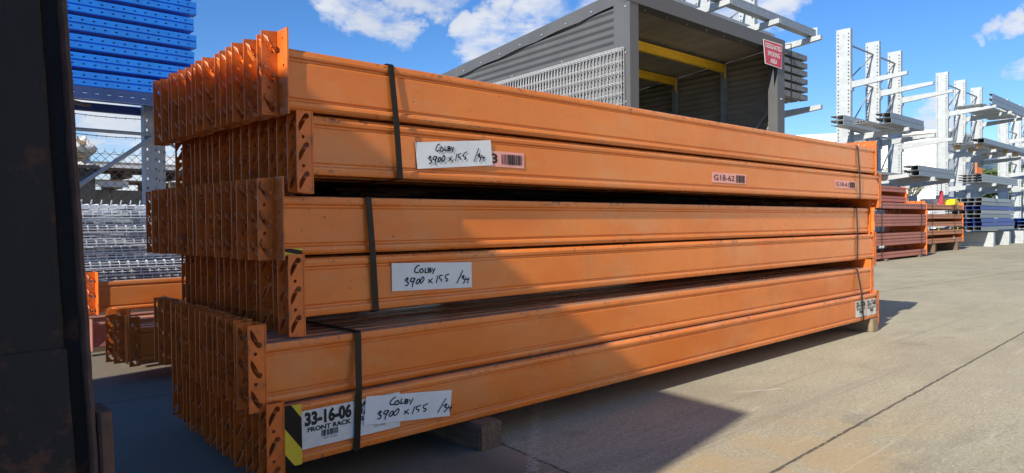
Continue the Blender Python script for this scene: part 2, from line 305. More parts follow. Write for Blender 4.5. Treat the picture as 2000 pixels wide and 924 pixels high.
# ------------------------------------------------------------------ ground
def ground_mat():
    m = bpy.data.materials.new('concrete_yard'); m.use_nodes = True; t = m.node_tree; b = t.nodes['Principled BSDF']; L = t.links.new
    g = t.nodes.new('ShaderNodeNewGeometry'); pos = g.outputs['Position']
    def noise(s, d=6, r=.6, sc=(1,1,1), rot=0):
        mp = t.nodes.new('ShaderNodeMapping'); mp.inputs['Scale'].default_value = sc; mp.inputs['Rotation'].default_value = (0,0,rot); L(pos, mp.inputs[0])
        n = t.nodes.new('ShaderNodeTexNoise'); n.inputs['Scale'].default_value = s; n.inputs['Detail'].default_value = d; n.inputs['Roughness'].default_value = r; L(mp.outputs[0], n.inputs['Vector']); return n.outputs[0]
    def mr(v, a, b_, c=0, d=1):
        n = t.nodes.new('ShaderNodeMapRange'); n.interpolation_type = 'SMOOTHSTEP'; L(v, n.inputs[0])
        for i, q in zip((1,2,3,4), (a,b_,c,d)): n.inputs[i].default_value = q
        return n.outputs[0]
    def mth(op, a, b_):
        n = t.nodes.new('ShaderNodeMath'); n.operation = op
        for i, q in enumerate((a, b_)):
            if isinstance(q, (int, float)): n.inputs[i].default_value = q
            else: L(q, n.inputs[i])
        return n.outputs[0]
    def mix(f, a, col):
        n = t.nodes.new('ShaderNodeMixRGB'); L(f, n.inputs[0]); L(a, n.inputs[1]); n.inputs[2].default_value = col+(1,); return n.outputs[0]
    r = t.nodes.new('ShaderNodeValToRGB'); e = r.color_ramp.elements; e[0].position = .3; e[1].position = .7
    e[0].color = (.29,.265,.185,1); e[1].color = (.40,.37,.265,1); L(noise(1.1, 8, .65), r.inputs[0]); out = r.outputs[0]
    out = mix(mr(noise(.35, 5, .6, (.3,1.4,1)), .47, .62, 0, .6), out, (.27,.25,.20))          # drag marks along the yard
    out = mix(mr(noise(2.2, 7, .7, (.35,2.0,1), .12), .50, .66, 0, .6), out, (.25,.225,.165))
    out = mix(mr(noise(5, 6, .75, (.3,2.2,1), -.3), .57, .70, 0, .45), out, (.52,.485,.36))
    out = mix(mr(noise(9, 7, .8, (.5,2,1), .5), .60, .70, 0, .5), out, (.55,.51,.39))
    out = mix(mr(noise(60, 4, .75), .50, .66, 0, .75), out, (.20,.18,.13))                         # grit
    out = mix(mr(noise(95, 3, .7), .56, .68, 0, .7), out, (.64,.61,.50))
    out = mix(mr(noise(150, 2, .5), .60, .68, 0, .6), out, (.11,.10,.08))
    sp = t.nodes.new('ShaderNodeSeparateXYZ'); L(pos, sp.inputs[0]); X, Y = sp.outputs[0], sp.outputs[1]
    wob = mth('MULTIPLY', mth('SUBTRACT', noise(16, 6, .8), .5), .022)
    def line(p, q, width, a=-1e9, b_=1e9):
        dx, dy = q[0]-p[0], q[1]-p[1]; l = math.hypot(dx, dy); nx, ny = -dy/l, dx/l
        d = mth('ADD', mth('ADD', mth('MULTIPLY', X, nx), mth('MULTIPLY', Y, ny)), -(p[0]*nx+p[1]*ny))
        d = mth('ABSOLUTE', mth('ADD', d, wob), 0)
        return mr(d, width*.5, width*1.1, 1, 0)
    def halfplane(p, q, soft=.01):
        dx, dy = q[0]-p[0], q[1]-p[1]; l = math.hypot(dx, dy); nx, ny = -dy/l, dx/l
        d = mth('ADD', mth('ADD', mth('MULTIPLY', X, nx), mth('MULTIPLY', Y, ny)), -(p[0]*nx+p[1]*ny))
        return mr(mth('ADD', d, wob), -soft, soft)
    J = JOINTS
    # slab tinted brown between the two joints
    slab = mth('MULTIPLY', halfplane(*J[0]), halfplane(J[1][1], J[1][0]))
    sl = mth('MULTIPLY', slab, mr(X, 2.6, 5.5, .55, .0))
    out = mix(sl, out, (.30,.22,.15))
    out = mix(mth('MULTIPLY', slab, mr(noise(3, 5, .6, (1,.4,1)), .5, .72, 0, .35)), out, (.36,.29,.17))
    out = mix(mr(X, 1.30, 1.50, .85, 0), out, (.115,.10,.075))  # shade at the left end, painted darker into the ground colour
    nearj = mth('MULTIPLY', line(J[0][0], J[0][1], .30), mr(X, 1.6, 3.2, 1, 0))
    out = mix(mth('MULTIPLY', nearj, mr(noise(4, 5, .6), .38, .6, .1, .75)), out, (.40,.28,.14))
    # tyre marks and drag scrapes
    tyre = mr(noise(1.4, 4, .6, (.10, 5, 1), .22), .60, .70, 0, .45); out = mix(tyre, out, (.17,.16,.135))
    out = mix(mr(noise(2.0, 5, .7, (.16, 9, 1), -.12), .64, .70, 0, .6), out, (.50,.47,.37))
    for p, q, wd in (((2.75,1.40),(2.62,1.47),.006),((2.80,1.38),(2.66,1.46),.004)):
        sel = mth('MULTIPLY', line(p, q, wd), mth('MULTIPLY', mr(X, 2.58, 2.62), mr(X, 2.78, 2.82, 1, 0))); out = mix(mth('MULTIPLY', sel, .6), out, (.55,.52,.44))
    # soft round oil and water stains
    out = mix(mr(noise(.9, 3, .5), .55, .68, 0, .45), out, (.24,.21,.155))
    out = mix(mr(noise(3.3, 3, .6), .62, .70, 0, .4), out, (.20,.18,.14))
    gap = None
    for p, q in J:
        l = line(p, q, .006); out = mix(mth('MULTIPLY', l, mr(noise(45,3,.7), .30, .5, .25, .95)), out, (.07,.06,.045)); gap = l if gap is None else mth('MAXIMUM', gap, l)
    # stippled trail across the joint
    trail = mth('MULTIPLY', line(*TRAIL, .022), mr(noise(70, 3, .7), .46, .56))
    out = mix(mth('MULTIPLY', trail, .7), out, (.50,.46,.38))
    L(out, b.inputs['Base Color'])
    L(mr(noise(2, 5), .3, .7, .75, .95), b.inputs['Roughness'])
    bp = t.nodes.new('ShaderNodeBump'); bp.inputs['Strength'].default_value = .6; bp.inputs['Distance'].default_value = .004
    hgt = mth('SUBTRACT', mth('ADD', mth('MULTIPLY', noise(140, 5, .7), .8), mth('MULTIPLY', noise(14, 5, .6), .8)), mth('MULTIPLY', gap, 2))
    L(hgt, bp.inputs['Height']); L(bp.outputs[0], b.inputs['Normal'])
    return m
JOINTS = [((1.75,.93),(5.03,1.02)), ((1.478,1.615),(1.438,1.322)), ((.724,3.122),(.943,3.104))]
TRAIL = ((1.907,1.909),(1.368,1.392))
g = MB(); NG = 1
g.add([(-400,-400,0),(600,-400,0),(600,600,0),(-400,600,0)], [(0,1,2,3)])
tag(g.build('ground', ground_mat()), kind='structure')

# ------------------------------------------------------------------ main stack: 102 beams in six layers
BL, BH, BD = 3.9, .155, .050
prof = []
def half(y, s):   # front half of the section, s=1 front / -1 back
    return [(y, .149), (y-s*.0008, .1400), (y, .1345), (y+s*.0052, .1310), (y+s*.0054, .1265), (y+s*.0012, .1215), (y+s*.0012, .0330), (y+s*.0050, .0290), (y+s*.0052, .0250), (y-s*.0008, .0205), (y-s*.0018, .0120), (y, .0055)]
fr = half(0, 1); bk = [(BD-(y), z) for y, z in half(0, 1)]
prof = [(.0012,.1532),(.005,.155),(BD-.005,.155),(BD-.0012,.1532)] + bk + [(BD-.005,0),(.005,0)] + fr[::-1]
def tear(cx, z, r=.0078):
    """teardrop slot: pointed tail at top left, round end at lower right"""
    p = [(cx-.0140, z+.026), (cx-.0085, z+.018), (cx+.001, z+.001), (cx+.0055, z-.009)]
    a = [(cx+.0065+r*math.cos(t), z-.016+r*math.sin(t)) for t in [math.radians(q) for q in (60, 15, -30, -75, -120, -160)]]
    return p + a + [(cx-.0085, z-.008), (cx-.0155, z+.006), (cx-.0165, z+.016)]
LEGB = .042
def make_end(side):
    """angle-section end plate at x=0 (side -1) or x=BL (side 1); leg A across the beam end, leg B outwards at the back"""
    mb = MB(); zb, zt = -.012, .205; th = .004
    # leg A : in the y-z plane
    xA = -th if side < 0 else BL
    vs, fs = plate2d([(-.008, zb), (.052, zb), (.052, zt), (-.008, zt)], [circ(.018, .182, .003), circ(.014, .112, .0048), circ(.018, .032, .0025), circ(.030, .060, .0028)], th)
    mb.add([(xA+th/2+t, a, b) for a, b, t in vs], fs)
    # leg B : in the x-z plane at the back edge
    cz = [.170, .095, .020]
    c = LEGB*.5
    outer = [(-LEGB, zb), (-.001, zb), (-.001, zt), (-LEGB, zt-.004 if side < 0 else zt)]
    holes = [tear(-c, z) for z in cz] + [circ(-c-.003, z-.037, .0048) for z in cz[:2]]
    vs, fs = plate2d(outer, holes, th)
    X = (lambda a: a-th*0) if side < 0 else (lambda a: BL-a+0)
    mb.add([(X(a)+(-th if side < 0 else th), .050+t, b) for a, b, t in vs], fs)
    # hooks pressed out of leg B towards the front
    sgn = 1
    for z in cz:
        pts = [(-c-.0160, z+.022, .048), (-c-.0105, z+.014, .037), (-c-.0095, z-.002, .028), (-c-.0165, z+.002, .030)]
        P = [Vector((X(a)+(-th if side < 0 else th), y, zz)) for a, zz, y in pts]
        Q = [p + Vector((0, .0025, 0)) for p in P]
        mb.add(P+Q, [(0,1,2,3),(7,6,5,4),(0,4,5,1),(1,5,6,2),(2,6,7,3),(3,7,4,0)])
        x0 = X(-c+.0065)+(-th if side < 0 else th)
        mb.tube((x0-.003, .047, z-.008), (x0, .034, z-.006), .0030, 6)
        mb.tube((x0, .036, z-.006), (x0, .032, z-.006), .0050, 7)
    # pressed foot line near the bottom edge
    mb.box(*(sorted((X(-.034)-0.0, X(-.010)))), .0468, .0478, zb+.006, zb+.0075)
    # weld bead
    return mb
def variant(me, kind):
    me2 = me.copy()
    cx, cy, cz = BL/2, BD/2, BH/2
    if kind == 'flip': R = Matrix.Rotation(math.pi, 4, 'X')
    elif kind == 'turn': R = Matrix.Rotation(math.pi, 4, 'Z')
    else: R = Matrix.Identity(4)
    me2.transform(Matrix.Translation((cx, cy, cz)) @ R @ Matrix.Translation((-cx, -cy, -cz)))
    return me2
mb = MB(); mb.prism(prof, 0, BL); body = mb.mesh('body', M['orange'])
eL = make_end(-1).mesh('end_plate', M['endplate']); eR = make_end(1).mesh('end_plate', M['endplate'])
VAR = {k: (body if k == 'up' else variant(body, k), variant(eL, k), variant(eR, k)) for k in ('up', 'flip', 'turn')}
def pallet_beam(loc, kind, label, group, rz=0, rx=0):
    t = thing('rack_beam', loc, label, 'rack beam', group); t.rotation_euler = (rx, 0, rz)
    b, l, r = VAR[kind]
    link('body', b, t); link('end_plate', l, t); link('end_plate', r, t)
    return t
LAYERS = [  # name, x0, front y, z0, kind, sideways drift towards the back
 ('top', .816, 1.701, .297, 'up', .0), ('fifth', .886, 1.707, .134, 'flip', .0), ('fourth', .816, 1.739, -.076, 'up', -.02),
 ('third', .870, 1.732, -.240, 'flip', .03), ('second', .750, 1.704, -.447, 'turn', .055), ('bottom', .785, 1.685, -.606, 'flip', .07)]
FRONTL = {'top': 'front beam of the top layer, facing the camera, crossed by two black straps, no sticker',
 'fifth': 'front beam just below the top one, with a white handwritten card and pink barcode stickers',
 'fourth': 'glossy front beam in the third layer down, hazard tape scrap at lower left',
 'third': 'front beam with a white handwritten card, just under the glossy middle beam',
 'second': 'front beam second from the bottom, its end plate sticking out furthest to the left',
 'bottom': 'lowest front beam with hazard tape, white rack stickers and a handwritten card'}
ORD = {'top': 'top', 'fifth': 'second', 'fourth': 'third', 'third': 'fourth', 'second': 'fifth', 'bottom': 'sixth'}
PITCH_Y = .0565
FB = {}
for name, x0, y0, z0, kind, drift in LAYERS:
    for i in range(17):
        j = 0 if i == 0 else rnd.uniform(-.009, .009)
        if name == 'top' and i == 1: j = .012
        jy = 0 if i == 0 else rnd.uniform(-.0025, .0025)
        if i == 0: lab = FRONTL[name]
        elif i == 16: lab = 'rearmost orange beam in the %s layer down of the big strapped stack' % ORD[name]
        else: lab = '%s orange beam from the front in the %s layer down of the big stack' % (ORDN[i], ORD[name])
        t = pallet_beam((x0 + j + drift*i/16, y0 + PITCH_Y*i + jy, z0 + H + (0 if i == 0 else rnd.uniform(0, .003))), kind, lab,
                        'orange rack beams in the %s layer down of the big stack' % ORD[name], rz=0 if i == 0 else rnd.uniform(-.0006, .0006))
        if i == 0: FB[name] = t
# --- labels and tape on the front beams (all local to the beam, panel face at y=.0012)
def quad_label(parent, name, pts, m, y, th=.0006):
    """four (x,z) corners, clockwise from top left -> thin slab"""
    n = 10; vs = []; fs = []
    mb = MB()
    A, B, Cc, D = [Vector(p) for p in pts]
    for k in range(n+1):
        s = k/n; a = A.lerp(B, s); b = D.lerp(Cc, s); w = .0006*math.sin(s*9.0+pts[0][0]*40)
        vs += [(a.x, y-th+w*.6, a.y), (b.x, y-th-w*.6, b.y), (a.x, y, a.y), (b.x, y, b.y)]
    for k in range(n):
        o = 4*k; fs += [(o, o+1, o+5, o+4), (o+2, o+6, o+7, o+3), (o, o+4, o+6, o+2), (o+1, o+3, o+7, o+5)]
    fs += [(0,2,3,1), (4*n, 4*n+1, 4*n+3, 4*n+2)]
    return mb.add(vs, fs).build(name, m, parent)
def on_card(pts):
    A, B, Cc, D = [Vector(p) for p in pts]
    return lambda s, t: A.lerp(B, s).lerp(D.lerp(Cc, s), t)        # t downwards
ST = [[(755,180),(710,195),(675,250),(665,300),(690,322),(735,318)],[(790,245),(755,280),(760,325),(800,325),(820,285),(795,245)],
 [(865,235),(855,320),(895,315)],[(918,240),(912,325)],[(918,240),(960,240),(965,262),(925,280),(970,290),(960,320),(912,325)],
 [(990,250),(1010,290)],[(1050,245),(1010,355)],[(480,480),(515,430),(530,450),(505,500),(535,525),(520,570),(485,582)],
 [(655,445),(600,440),(580,490),(610,505),(650,470),(655,445),(615,560),(612,610)],[(715,455),(680,520),(690,555),(725,530),(745,470),(715,455)],
 [(800,430),(760,500),(765,545),(800,530),(830,470),(825,425),(800,430)],[(925,475),(1000,550)],[(995,455),(920,545)],[(1105,405),(1070,555)],
 [(1145,408),(1140,460),(1180,480),(1175,525)],[(1145,408),(1205,390)],[(1265,400),(1260,455),(1305,480),(1300,515),(1270,525)],[(1265,400),(1335,368)],
 [(1618,295),(1485,575)],[(1590,450),(1640,410),(1640,440),(1615,480),(1655,500),(1645,550),(1610,575)],[(1690,450),(1685,500),(1745,495)],[(1740,470),(1722,575)]]
def smooth_line(p):
    if len(p) < 3: return p
    out = []
    for i in range(len(p)-1):
        p0 = p[max(i-1,0)]; p1 = p[i]; p2 = p[i+1]; p3 = p[min(i+2,len(p)-1)]
        for k in range(4):
            t = k/4
            out.append(tuple(.5*((2*p1[a])+(-p0[a]+p2[a])*t+(2*p0[a]-5*p1[a]+4*p2[a]-p3[a])*t*t+(-p0[a]+3*p1[a]-3*p2[a]+p3[a])*t**3) for a in (0,1)))
    return out + [p[-1]]
def handwriting(card, pts, y, seed, spread=1):
    f = on_card(pts); mb = MB(); rr = random.Random(seed); w = .0016
    for st in ST:
        jx, jy = rr.uniform(-6,6), rr.uniform(-5,5)
        sk = 0
        if seed == 2 and st[0][0] < 1400: sk = -40
        st = [(a+rr.uniform(-5,5), b+rr.uniform(-5,5)) for a, b in st]; kk = {1: .93, 2: 1.06, 3: 1.0}[seed]
        P = [f((240+(a-240)*kk+jx+sk-240)/1575, (b+jy-135)/555*(1.0) + .02) for a, b in smooth_line(st)]
        for a, b in zip(P, P[1:]):
            d = (b-a)
            if d.length < 1e-6: continue
            d.normalize(); n = Vector((-d.y, d.x))*w; a2 = a-d*w*.6; b2 = b+d*w*.6
            mb.add([(q.x, yy, q.y) for yy in (y, y-.0003) for q in (a2+n, b2+n, b2-n, a2-n)], [(4,5,6,7),(0,4,7,3),(1,2,6,5),(0,1,5,4),(3,7,6,2)])
    return mb.build('handwriting', M['hole'], card)
P5 = [(.3205,.1075),(.6148,.1351),(.6225,.0554),(.3303,.0304)]
P3 = [(.2684,.1309),(.5675,.1208),(.5685,.0410),(.2689,.0495)]
P1 = [(.2346,.1398),(.5300,.1087),(.5211,.0312),(.2254,.0629)]
for nm, P, y, sd_ in (('fifth', P5, -.0025, 1), ('third', P3, -.0015, 3), ('bottom', P1, -.0032, 2)):
    c = quad_label(FB[nm], 'handwritten_card', P, M['paper'], y); handwriting(c, P, y-.0018, sd_)
def lettering(parent, s, x0, x1, z0, z1, y, m=None, bold=0, name='lettering', shear=0):
    vs, fs = text_poly(s, x0, x1, z0, z1, bold)
    return MB().add([(a, y, b) for a, b in vs], fs).build(name, m or M['hole'], parent)
def barcode(parent, x0, x1, z0, z1, y, seed):
    rr = random.Random(seed); mb = MB(); x = x0; k = 0
    while x < x1:
        w = rr.choice((.0012,.0012,.002,.0032))*(x1-x0)/.05*.8
        if k % 2 == 0: mb.box(x, min(x+w, x1), y-.0002, y, z0, z1)
        x += w*(1 if k % 2 == 0 else rr.uniform(.5, 1.1)); k += 1
    return mb.build('barcode', M['hole'], parent)
for x0, x1, zt, zb, tx, sd_ in ((.5949,.7645,.1020,.0520,'3',5),(1.9315,2.2348,.0910,.0450,'G18-62',6),(3.2384,3.5390,.1020,.0575,'G18-61',7)):
    s = quad_label(FB['fifth'], 'barcode_sticker', [(x0,zt),(x1,zt),(x1,zb),(x0,zb)], M['pink'], -.0003)
    if tx == '3':
        lettering(s, tx, x0+.024, x0+.050, zb+.010, zt-.008, -.0016, bold=.03); barcode(s, x0+.068, x1-.010, zb+.009, zt-.008, -.0016, sd_)
    else:
        lettering(s, tx, x0+.016, x0+.195, zb+.010, zt-.010, -.0016, bold=.012); barcode(s, x0+.208, x1-.014, zb+.005, zt-.006, -.0016, sd_)
def rack_sticker(x0, x1, z0, z1, txt, word, num, sd_, y=-.0004):
    s = quad_label(FB['bottom'], 'rack_sticker', [(x0,z1),(x1,z1),(x1,z0),(x0,z0)], M['paper2'], y); yy = y-.0012
    w = x1-x0; h = z1-z0
    lettering(s, txt, x0+.05*w, x1-.05*w, z0+.58*h, z0+.96*h, yy, bold=.055)
    lettering(s, word, x0+.10*w, x1-.06*w, z0+.42*h, z0+.55*h, yy, bold=.045)
    barcode(s, x0+.36*w, x0+.68*w, z0+.24*h, z0+.40*h, yy, sd_)
    lettering(s, num, x0+.40*w, x0+.66*w, z0+.16*h, z0+.215*h, yy)
    return s
rack_sticker(.0470, .1975, .0345, .1335, '33-16-06', 'FRONT RACK', '331606', 11)
rack_sticker(.2010, .3455, .0345, .1335, '32-16-06', 'BACK RACK', '321606', 12)
rack_sticker(3.5805, 3.7350, .0270, .1250, '33-17-06', 'FRONT RACK', '331706', 13)
rack_sticker(3.7480, 3.9010, .0230, .1220, '32-17-06', 'BACK RACK', '321706', 14)
def tape(parent, x0, x1, z0, z1, y, stripes, slope, name='hazard_tape'):
    """black tape with yellow diagonal bars, wrapped round the beam; sub-parts are the yellow bars"""
    t = MB().box(x0, x1, y-.0006, y+.004, z0, z1).box(x0, x1, y, y+BD+.004, z0-.0022, z0-.0012).build(name, M['black'], parent)
    mb = MB()
    for a, b in stripes:      # z at left edge
        poly = [(x0, a), (x0, b), (x1, b+slope), (x1, a+slope)]
        poly = [(p, min(max(q, z0), z1)) for p, q in poly]
        # clip the slanted bar to the tape
        pts = []
        N_ = 12
        top = []; bot = []
        for k in range(N_+1):
            s = k/N_; x = x0+(x1-x0)*s
            lo = min(max(a+slope*s, z0), z1); hi = min(max(b+slope*s, z0), z1)
            bot.append((x, lo)); top.append((x, hi))
        for k in range(N_):
            if top[k][1]-bot[k][1] < 1e-5 and top[k+1][1]-bot[k+1][1] < 1e-5: continue
            mb.add([(q[0], y-.0009, q[1]) for q in (bot[k], bot[k+1], top[k+1], top[k])], [(0,1,2,3)])
        if k == N_-1 or (top[k+1][1]-bot[k+1][1] < 1e-5): mb.build('yellow_stripe', M['tapey'], t); mb = MB()
    return t
tape(FB['bottom'], .0005, .0455, -.0005, .1545, -.0017, [(.033,.098),(.178,.24)], -.060)
tape(FB['bottom'], 3.8985, 3.8999, 0, .154, -.0017, [(.02,.1)], 0)
tape(FB['fourth'], .0005, .050, -.001, .018, -.0024, [(-.01,.010),(.022,.04)], -.010, 'tape_scrap')

# ------------------------------------------------------------------ strapping round each pack
def strap(label, path, w=.019):
    """closed flat band: path of (x, y, z) with the band width along x"""
    n = len(path); mb = MB(); vs = []; fs = []
    cy = sum(p[1] for p in path)/n; cz = sum(p[2] for p in path)/n
    for x, y, z in path:
        d = Vector((y-cy, z-cz)); d.normalize(); 
        o = Vector((math.copysign(.0012, d.x), math.copysign(.0012, d.y)))
        for s in (-1, 1):
            vs += [(x+s*w/2, y, z+H), (x+s*w/2, y+o.x, z+H+o.y)]
    for i in range(n):
        a = 4*i; b = 4*((i+1) % n)
        fs += [(a, a+2, b+2, b), (a+1, b+1, b+3, a+3), (a, b, b+1, a+1), (a+2, a+3, b+3, b+2)]
    return tag(mb.add(vs, fs).build('steel_strap' if 0 else 'strap', M['black']), label, 'strap', 'black straps round the beam packs')
BK = 1.70 + PITCH_Y*16 + BD
def pack(xt, xb, zt, zm, zb, yt, ym, yb, label, off=.004):
    strap(label, [(xt, yt-off, zt-.001), (xt, yt+.003, zt+.003), ((xt*2+xb)/3, BK+.05, zt+.0035), (xb, BK+.055, zb+.01), (xb, BK+.05, zb-.0035), (xb, yb+.002, zb-.003), (xb, yb-off, zb+.001), ((xt+xb)/2, ym-off, zm)])
pack(1.122, 1.150, .452, .290, .134, 1.701, 1.697, 1.702, 'black plastic strap round the upper pack, left end, beside the highest handwritten card')
pack(4.428, 4.470, .452, .290, .134, 1.701, 1.697, 1.702, 'black plastic strap round the upper pack, far right end, beside a pink sticker')
pack(1.066, 1.082, .079, -.085, -.240, 1.737, 1.730, 1.730, 'black plastic strap round the middle pack, left end, crossing the glossy middle beam')
pack(4.508, 4.498, .079, -.085, -.240, 1.737, 1.730, 1.730, 'black plastic strap round the middle pack at its far right end')
pack(1.006, .986, -.292, -.449, -.606, 1.702, 1.684, 1.683, 'black plastic strap round the lowest pack, left end, between the white stickers')
pack(4.424, 4.470, -.292, -.449, -.606, 1.702, 1.684, 1.683, 'black plastic strap round the lowest pack at its far right end')

mb = MB(); nxx, nyy = 90, 44
for lay_ in range(2):
    vs = []; fs = []
    for i in range(nxx+1):
        for j in range(nyy+1):
            x = 1.0+3.55*i/nxx; y = 1.765+.93*j/nyy; q = j/nyy
            z = .091+lay_*.012+.026*q+(.007+.006*q)*math.sin(y*61+1.7*math.sin(x*2.1)+lay_*2)+.004*math.sin(x*7+y*33+lay_)+.002*math.sin(x*41+lay_*5)
            vs.append((x, y, min(max(z, .082), .131)+H))
    for i in range(nxx):
        for j in range(nyy): a = i*(nyy+1)+j; fs.append((a, a+nyy+1, a+nyy+2, a+1))
    mb.add(vs, fs)
o = mb.build('plastic_sheet', M['black_gloss'], smooth=True); tag(o, 'crumpled shiny black plastic lying between the upper pack and the middle pack', 'plastic sheet')

# ------------------------------------------------------------------ timber bearers
def bearer(x0, x1, y0, y1, z0, z1, m, label, warp=.004):
    bm = bmesh.new(); bmesh.ops.create_cube(bm, size=1)
    for v in bm.verts: v.co = Vector((x0 if v.co.x < 0 else x1, y0 if v.co.y < 0 else y1, z0 if v.co.z < 0 else z1))
    bmesh.ops.bevel(bm, geom=bm.edges[:], offset=.004, segments=2, affect='EDGES')
    bmesh.ops.subdivide_edges(bm, edges=[e for e in bm.edges if e.calc_length() > .3], cuts=10)
    for v in bm.verts: v.co += Vector((rnd.uniform(-1,1), rnd.uniform(-1,1), 0))*warp*.4
    me = bpy.data.meshes.new('timber_bearer'); bm.to_mesh(me); bm.free(); me.materials.append(m)
    return tag(link('timber_bearer', me), label, 'timber block', 'timber bearers')
bearer(1.385, 1.472, 1.632, 2.72, 0, .081, M['timber_dark'], 'dark square timber under the left part of the big orange stack')
bearer(4.600, 4.685, 1.672, 2.72, 0, .081, M['timber'], 'sunlit pale timber block under the far right end of the big orange stack')

# ------------------------------------------------------------------ dark steel upright at the left edge of the view
t = thing('steel_upright', (.10, 1.2, 0), 'dark rusty steel upright standing close to the camera at the left edge of the picture', 'steel post')
def lean(z): return .0 + (1.02-z)*.0415
def leaned(prof, z0, z1, nz=40):
    mb = MB(); n = len(prof); vs = []; fs = []
    for k in range(nz+1):
        z = z0+(z1-z0)*k/nz; o = lean(z)+.0004*math.sin(z*37)+.0004*math.sin(z*91+1)
        vs += [(a+o, b, z) for a, b in prof]
    for k in range(nz):
        for i in range(n): fs.append((k*n+i, k*n+(i+1)%n, (k+1)*n+(i+1)%n, (k+1)*n+i))
    fs += [tuple(range(n))[::-1], tuple(range(nz*n, nz*n+n))]
    return mb.add(vs, fs)
xe = .140-.0
leaned([(-.25,0),(.098,0),(.104,.003),(.107,.012),(.107,.03),(-.25,.03)], 0.0, 1.30).build('web', M['rusty'], t)
leaned([(.1075,.024),(.127,.020),(.127,.04),(.1075,.04)], 0.0, 1.30).build('recess', M['rusty'], t)
leaned([(.1275,-.002),(.1300,-.008),(.1345,-.009),(.1365,-.003),(.1365,.12),(.1275,.12)], .0, 1.30).build('flange', M['rust'], t)
leaned([(-.25,-.0025),(.1065,-.0025),(.1065,-.0005),(-.25,-.0005)], .05, .515, 8).build('doubler_plate', M['rusty'], t)
mb = MB()
for k in range(9):
    pass
mb = leaned([(.1370,-.004),(.141,-.014),(.1545,-.014),(.1575,-.006),(.1575,.06),(.1370,.06)], .10, .415, 6)
mb.build('foot_bracket', M['rust'], t)
leaned([(-.24,-.010),(.128,-.010),(.134,-.007),(.134,.10),(-.24,.10)], 0, .05, 2).build('base', M['rusty'], t)

# ------------------------------------------------------------------ unseen shadow caster, added left of view: shades the near end of the stack
TIERH = 1.172
t = thing('shadow_caster', (-3.0, .338, 0), 'lowest tier of the unseen ribbed shadow caster left of the camera', 'shadow caster', 'unseen shadow caster tiers left of the camera')
X0, X1, Y0, Y1, ZT = -2.55, -1.6, 2.0, 4.45, TIERH-.004
mb = MB(); 
mb.box(X0-1.6, X1-1.6-.0, Y0-2.0, Y1-2.0, 0, .12) if 0 else None
def local(x, y): return (x+1.6, y-2.0)
n = 22; pr = []
for k in range(n*2+1):
    y = Y0+.06+(Y1-Y0-.12)*k/(n*2); d = 0 if (k//2) % 2 == 0 else -.03
    pr.append((X1+1.6-.02+d, y-2.0))
pr += [(X0+1.6+.02, Y1-2.0-.06), (X0+1.6+.02, Y0-2.0+.06)]
mb.prism(pr, .13, ZT-.10, 'z').build('side_panel', M['shed'], t)
MB().box(X0+1.6, X1+1.6, Y0-2, Y1-2, ZT-.10, ZT).build('rail', M['rusty'], t); MB().box(X0+1.6, X1+1.6, Y0-2, Y1-2, .02, .13).build('rail', M['rusty'], t)
for x in (X0+1.6, X1+1.6-.06):
    for y in (Y0-2, Y1-2-.06): MB().box(x, x+.06, y, y+.06, .13, ZT-.10).build('corner_post', M['rusty'], t)

t.rotation_euler = (0, 0, math.radians(-8.5))
for k in range(1, 3):
    c = copy_tree(t); c.location.z = TIERH*k; c['label'] = '%s tier up of the unseen ribbed shadow caster left of the camera' % ORDN[k]

# ------------------------------------------------------------------ small pile of orange beams behind, left
ps = [('turn', .93, 3.42, -.600, 'orange beam at the front of the small low pile, in shade'), ('up', .90, 3.50, -.600, 0), ('up', .885, 3.57, -.60, 0),
      ('up', .945, 3.63, -.585, 0), ('turn', .93, 3.76, -.590, 0), ('turn', .945, 3.86, -.600, 'sunlit rear beam of the small low pile with its hooks facing the camera')]
for i, (k, x, y, z, lab) in enumerate(ps):
    pallet_beam((x, y, z+H), k, lab if lab else '%s orange beam from the front in the small low pile, left of the big stack' % ORDN[i], 'orange beams in the small low pile on the left', rz=rnd.uniform(-.004,.004))
FB['front'] = None
pallet_beam((.905, 4.02, -.425+H), 'up', 'single bright orange beam lying in front of the wire decks on the left', None)
for k, (x, y, z) in enumerate([(1.02, 3.99, -.595), (.98, 4.30, -.595)]):
    t = thing('rack_beam', (x-.15, y, z+H), ['dull red beam lying under the single bright orange beam', 'dull red beam behind it, under the wire decks'][k], 'rack beam', 'dull red beams on the left')
    MB().prism([(0,.004),(.004,0),(.05,0),(.05,.12),(.004,.12),(0,.115),(.006,.09),(.006,.03)], 0, 2.7).build('body', M['redpaint'], t)
    for xx in (-.004, 2.7): MB().box(xx, xx+.004, -.004, .055, -.02, .14).build('end_plate', M['redpaint'], t)
bearer(1.35, 1.44, 3.36, 4.05, 0, .078, M['timber_dark'], 'short dark timber under the small low pile of orange beams')
bearer(2.6, 2.69, 3.36, 5.4, 0, .078, M['timber_dark'], 'long dark timber hidden behind the big stack, under the wire decks')

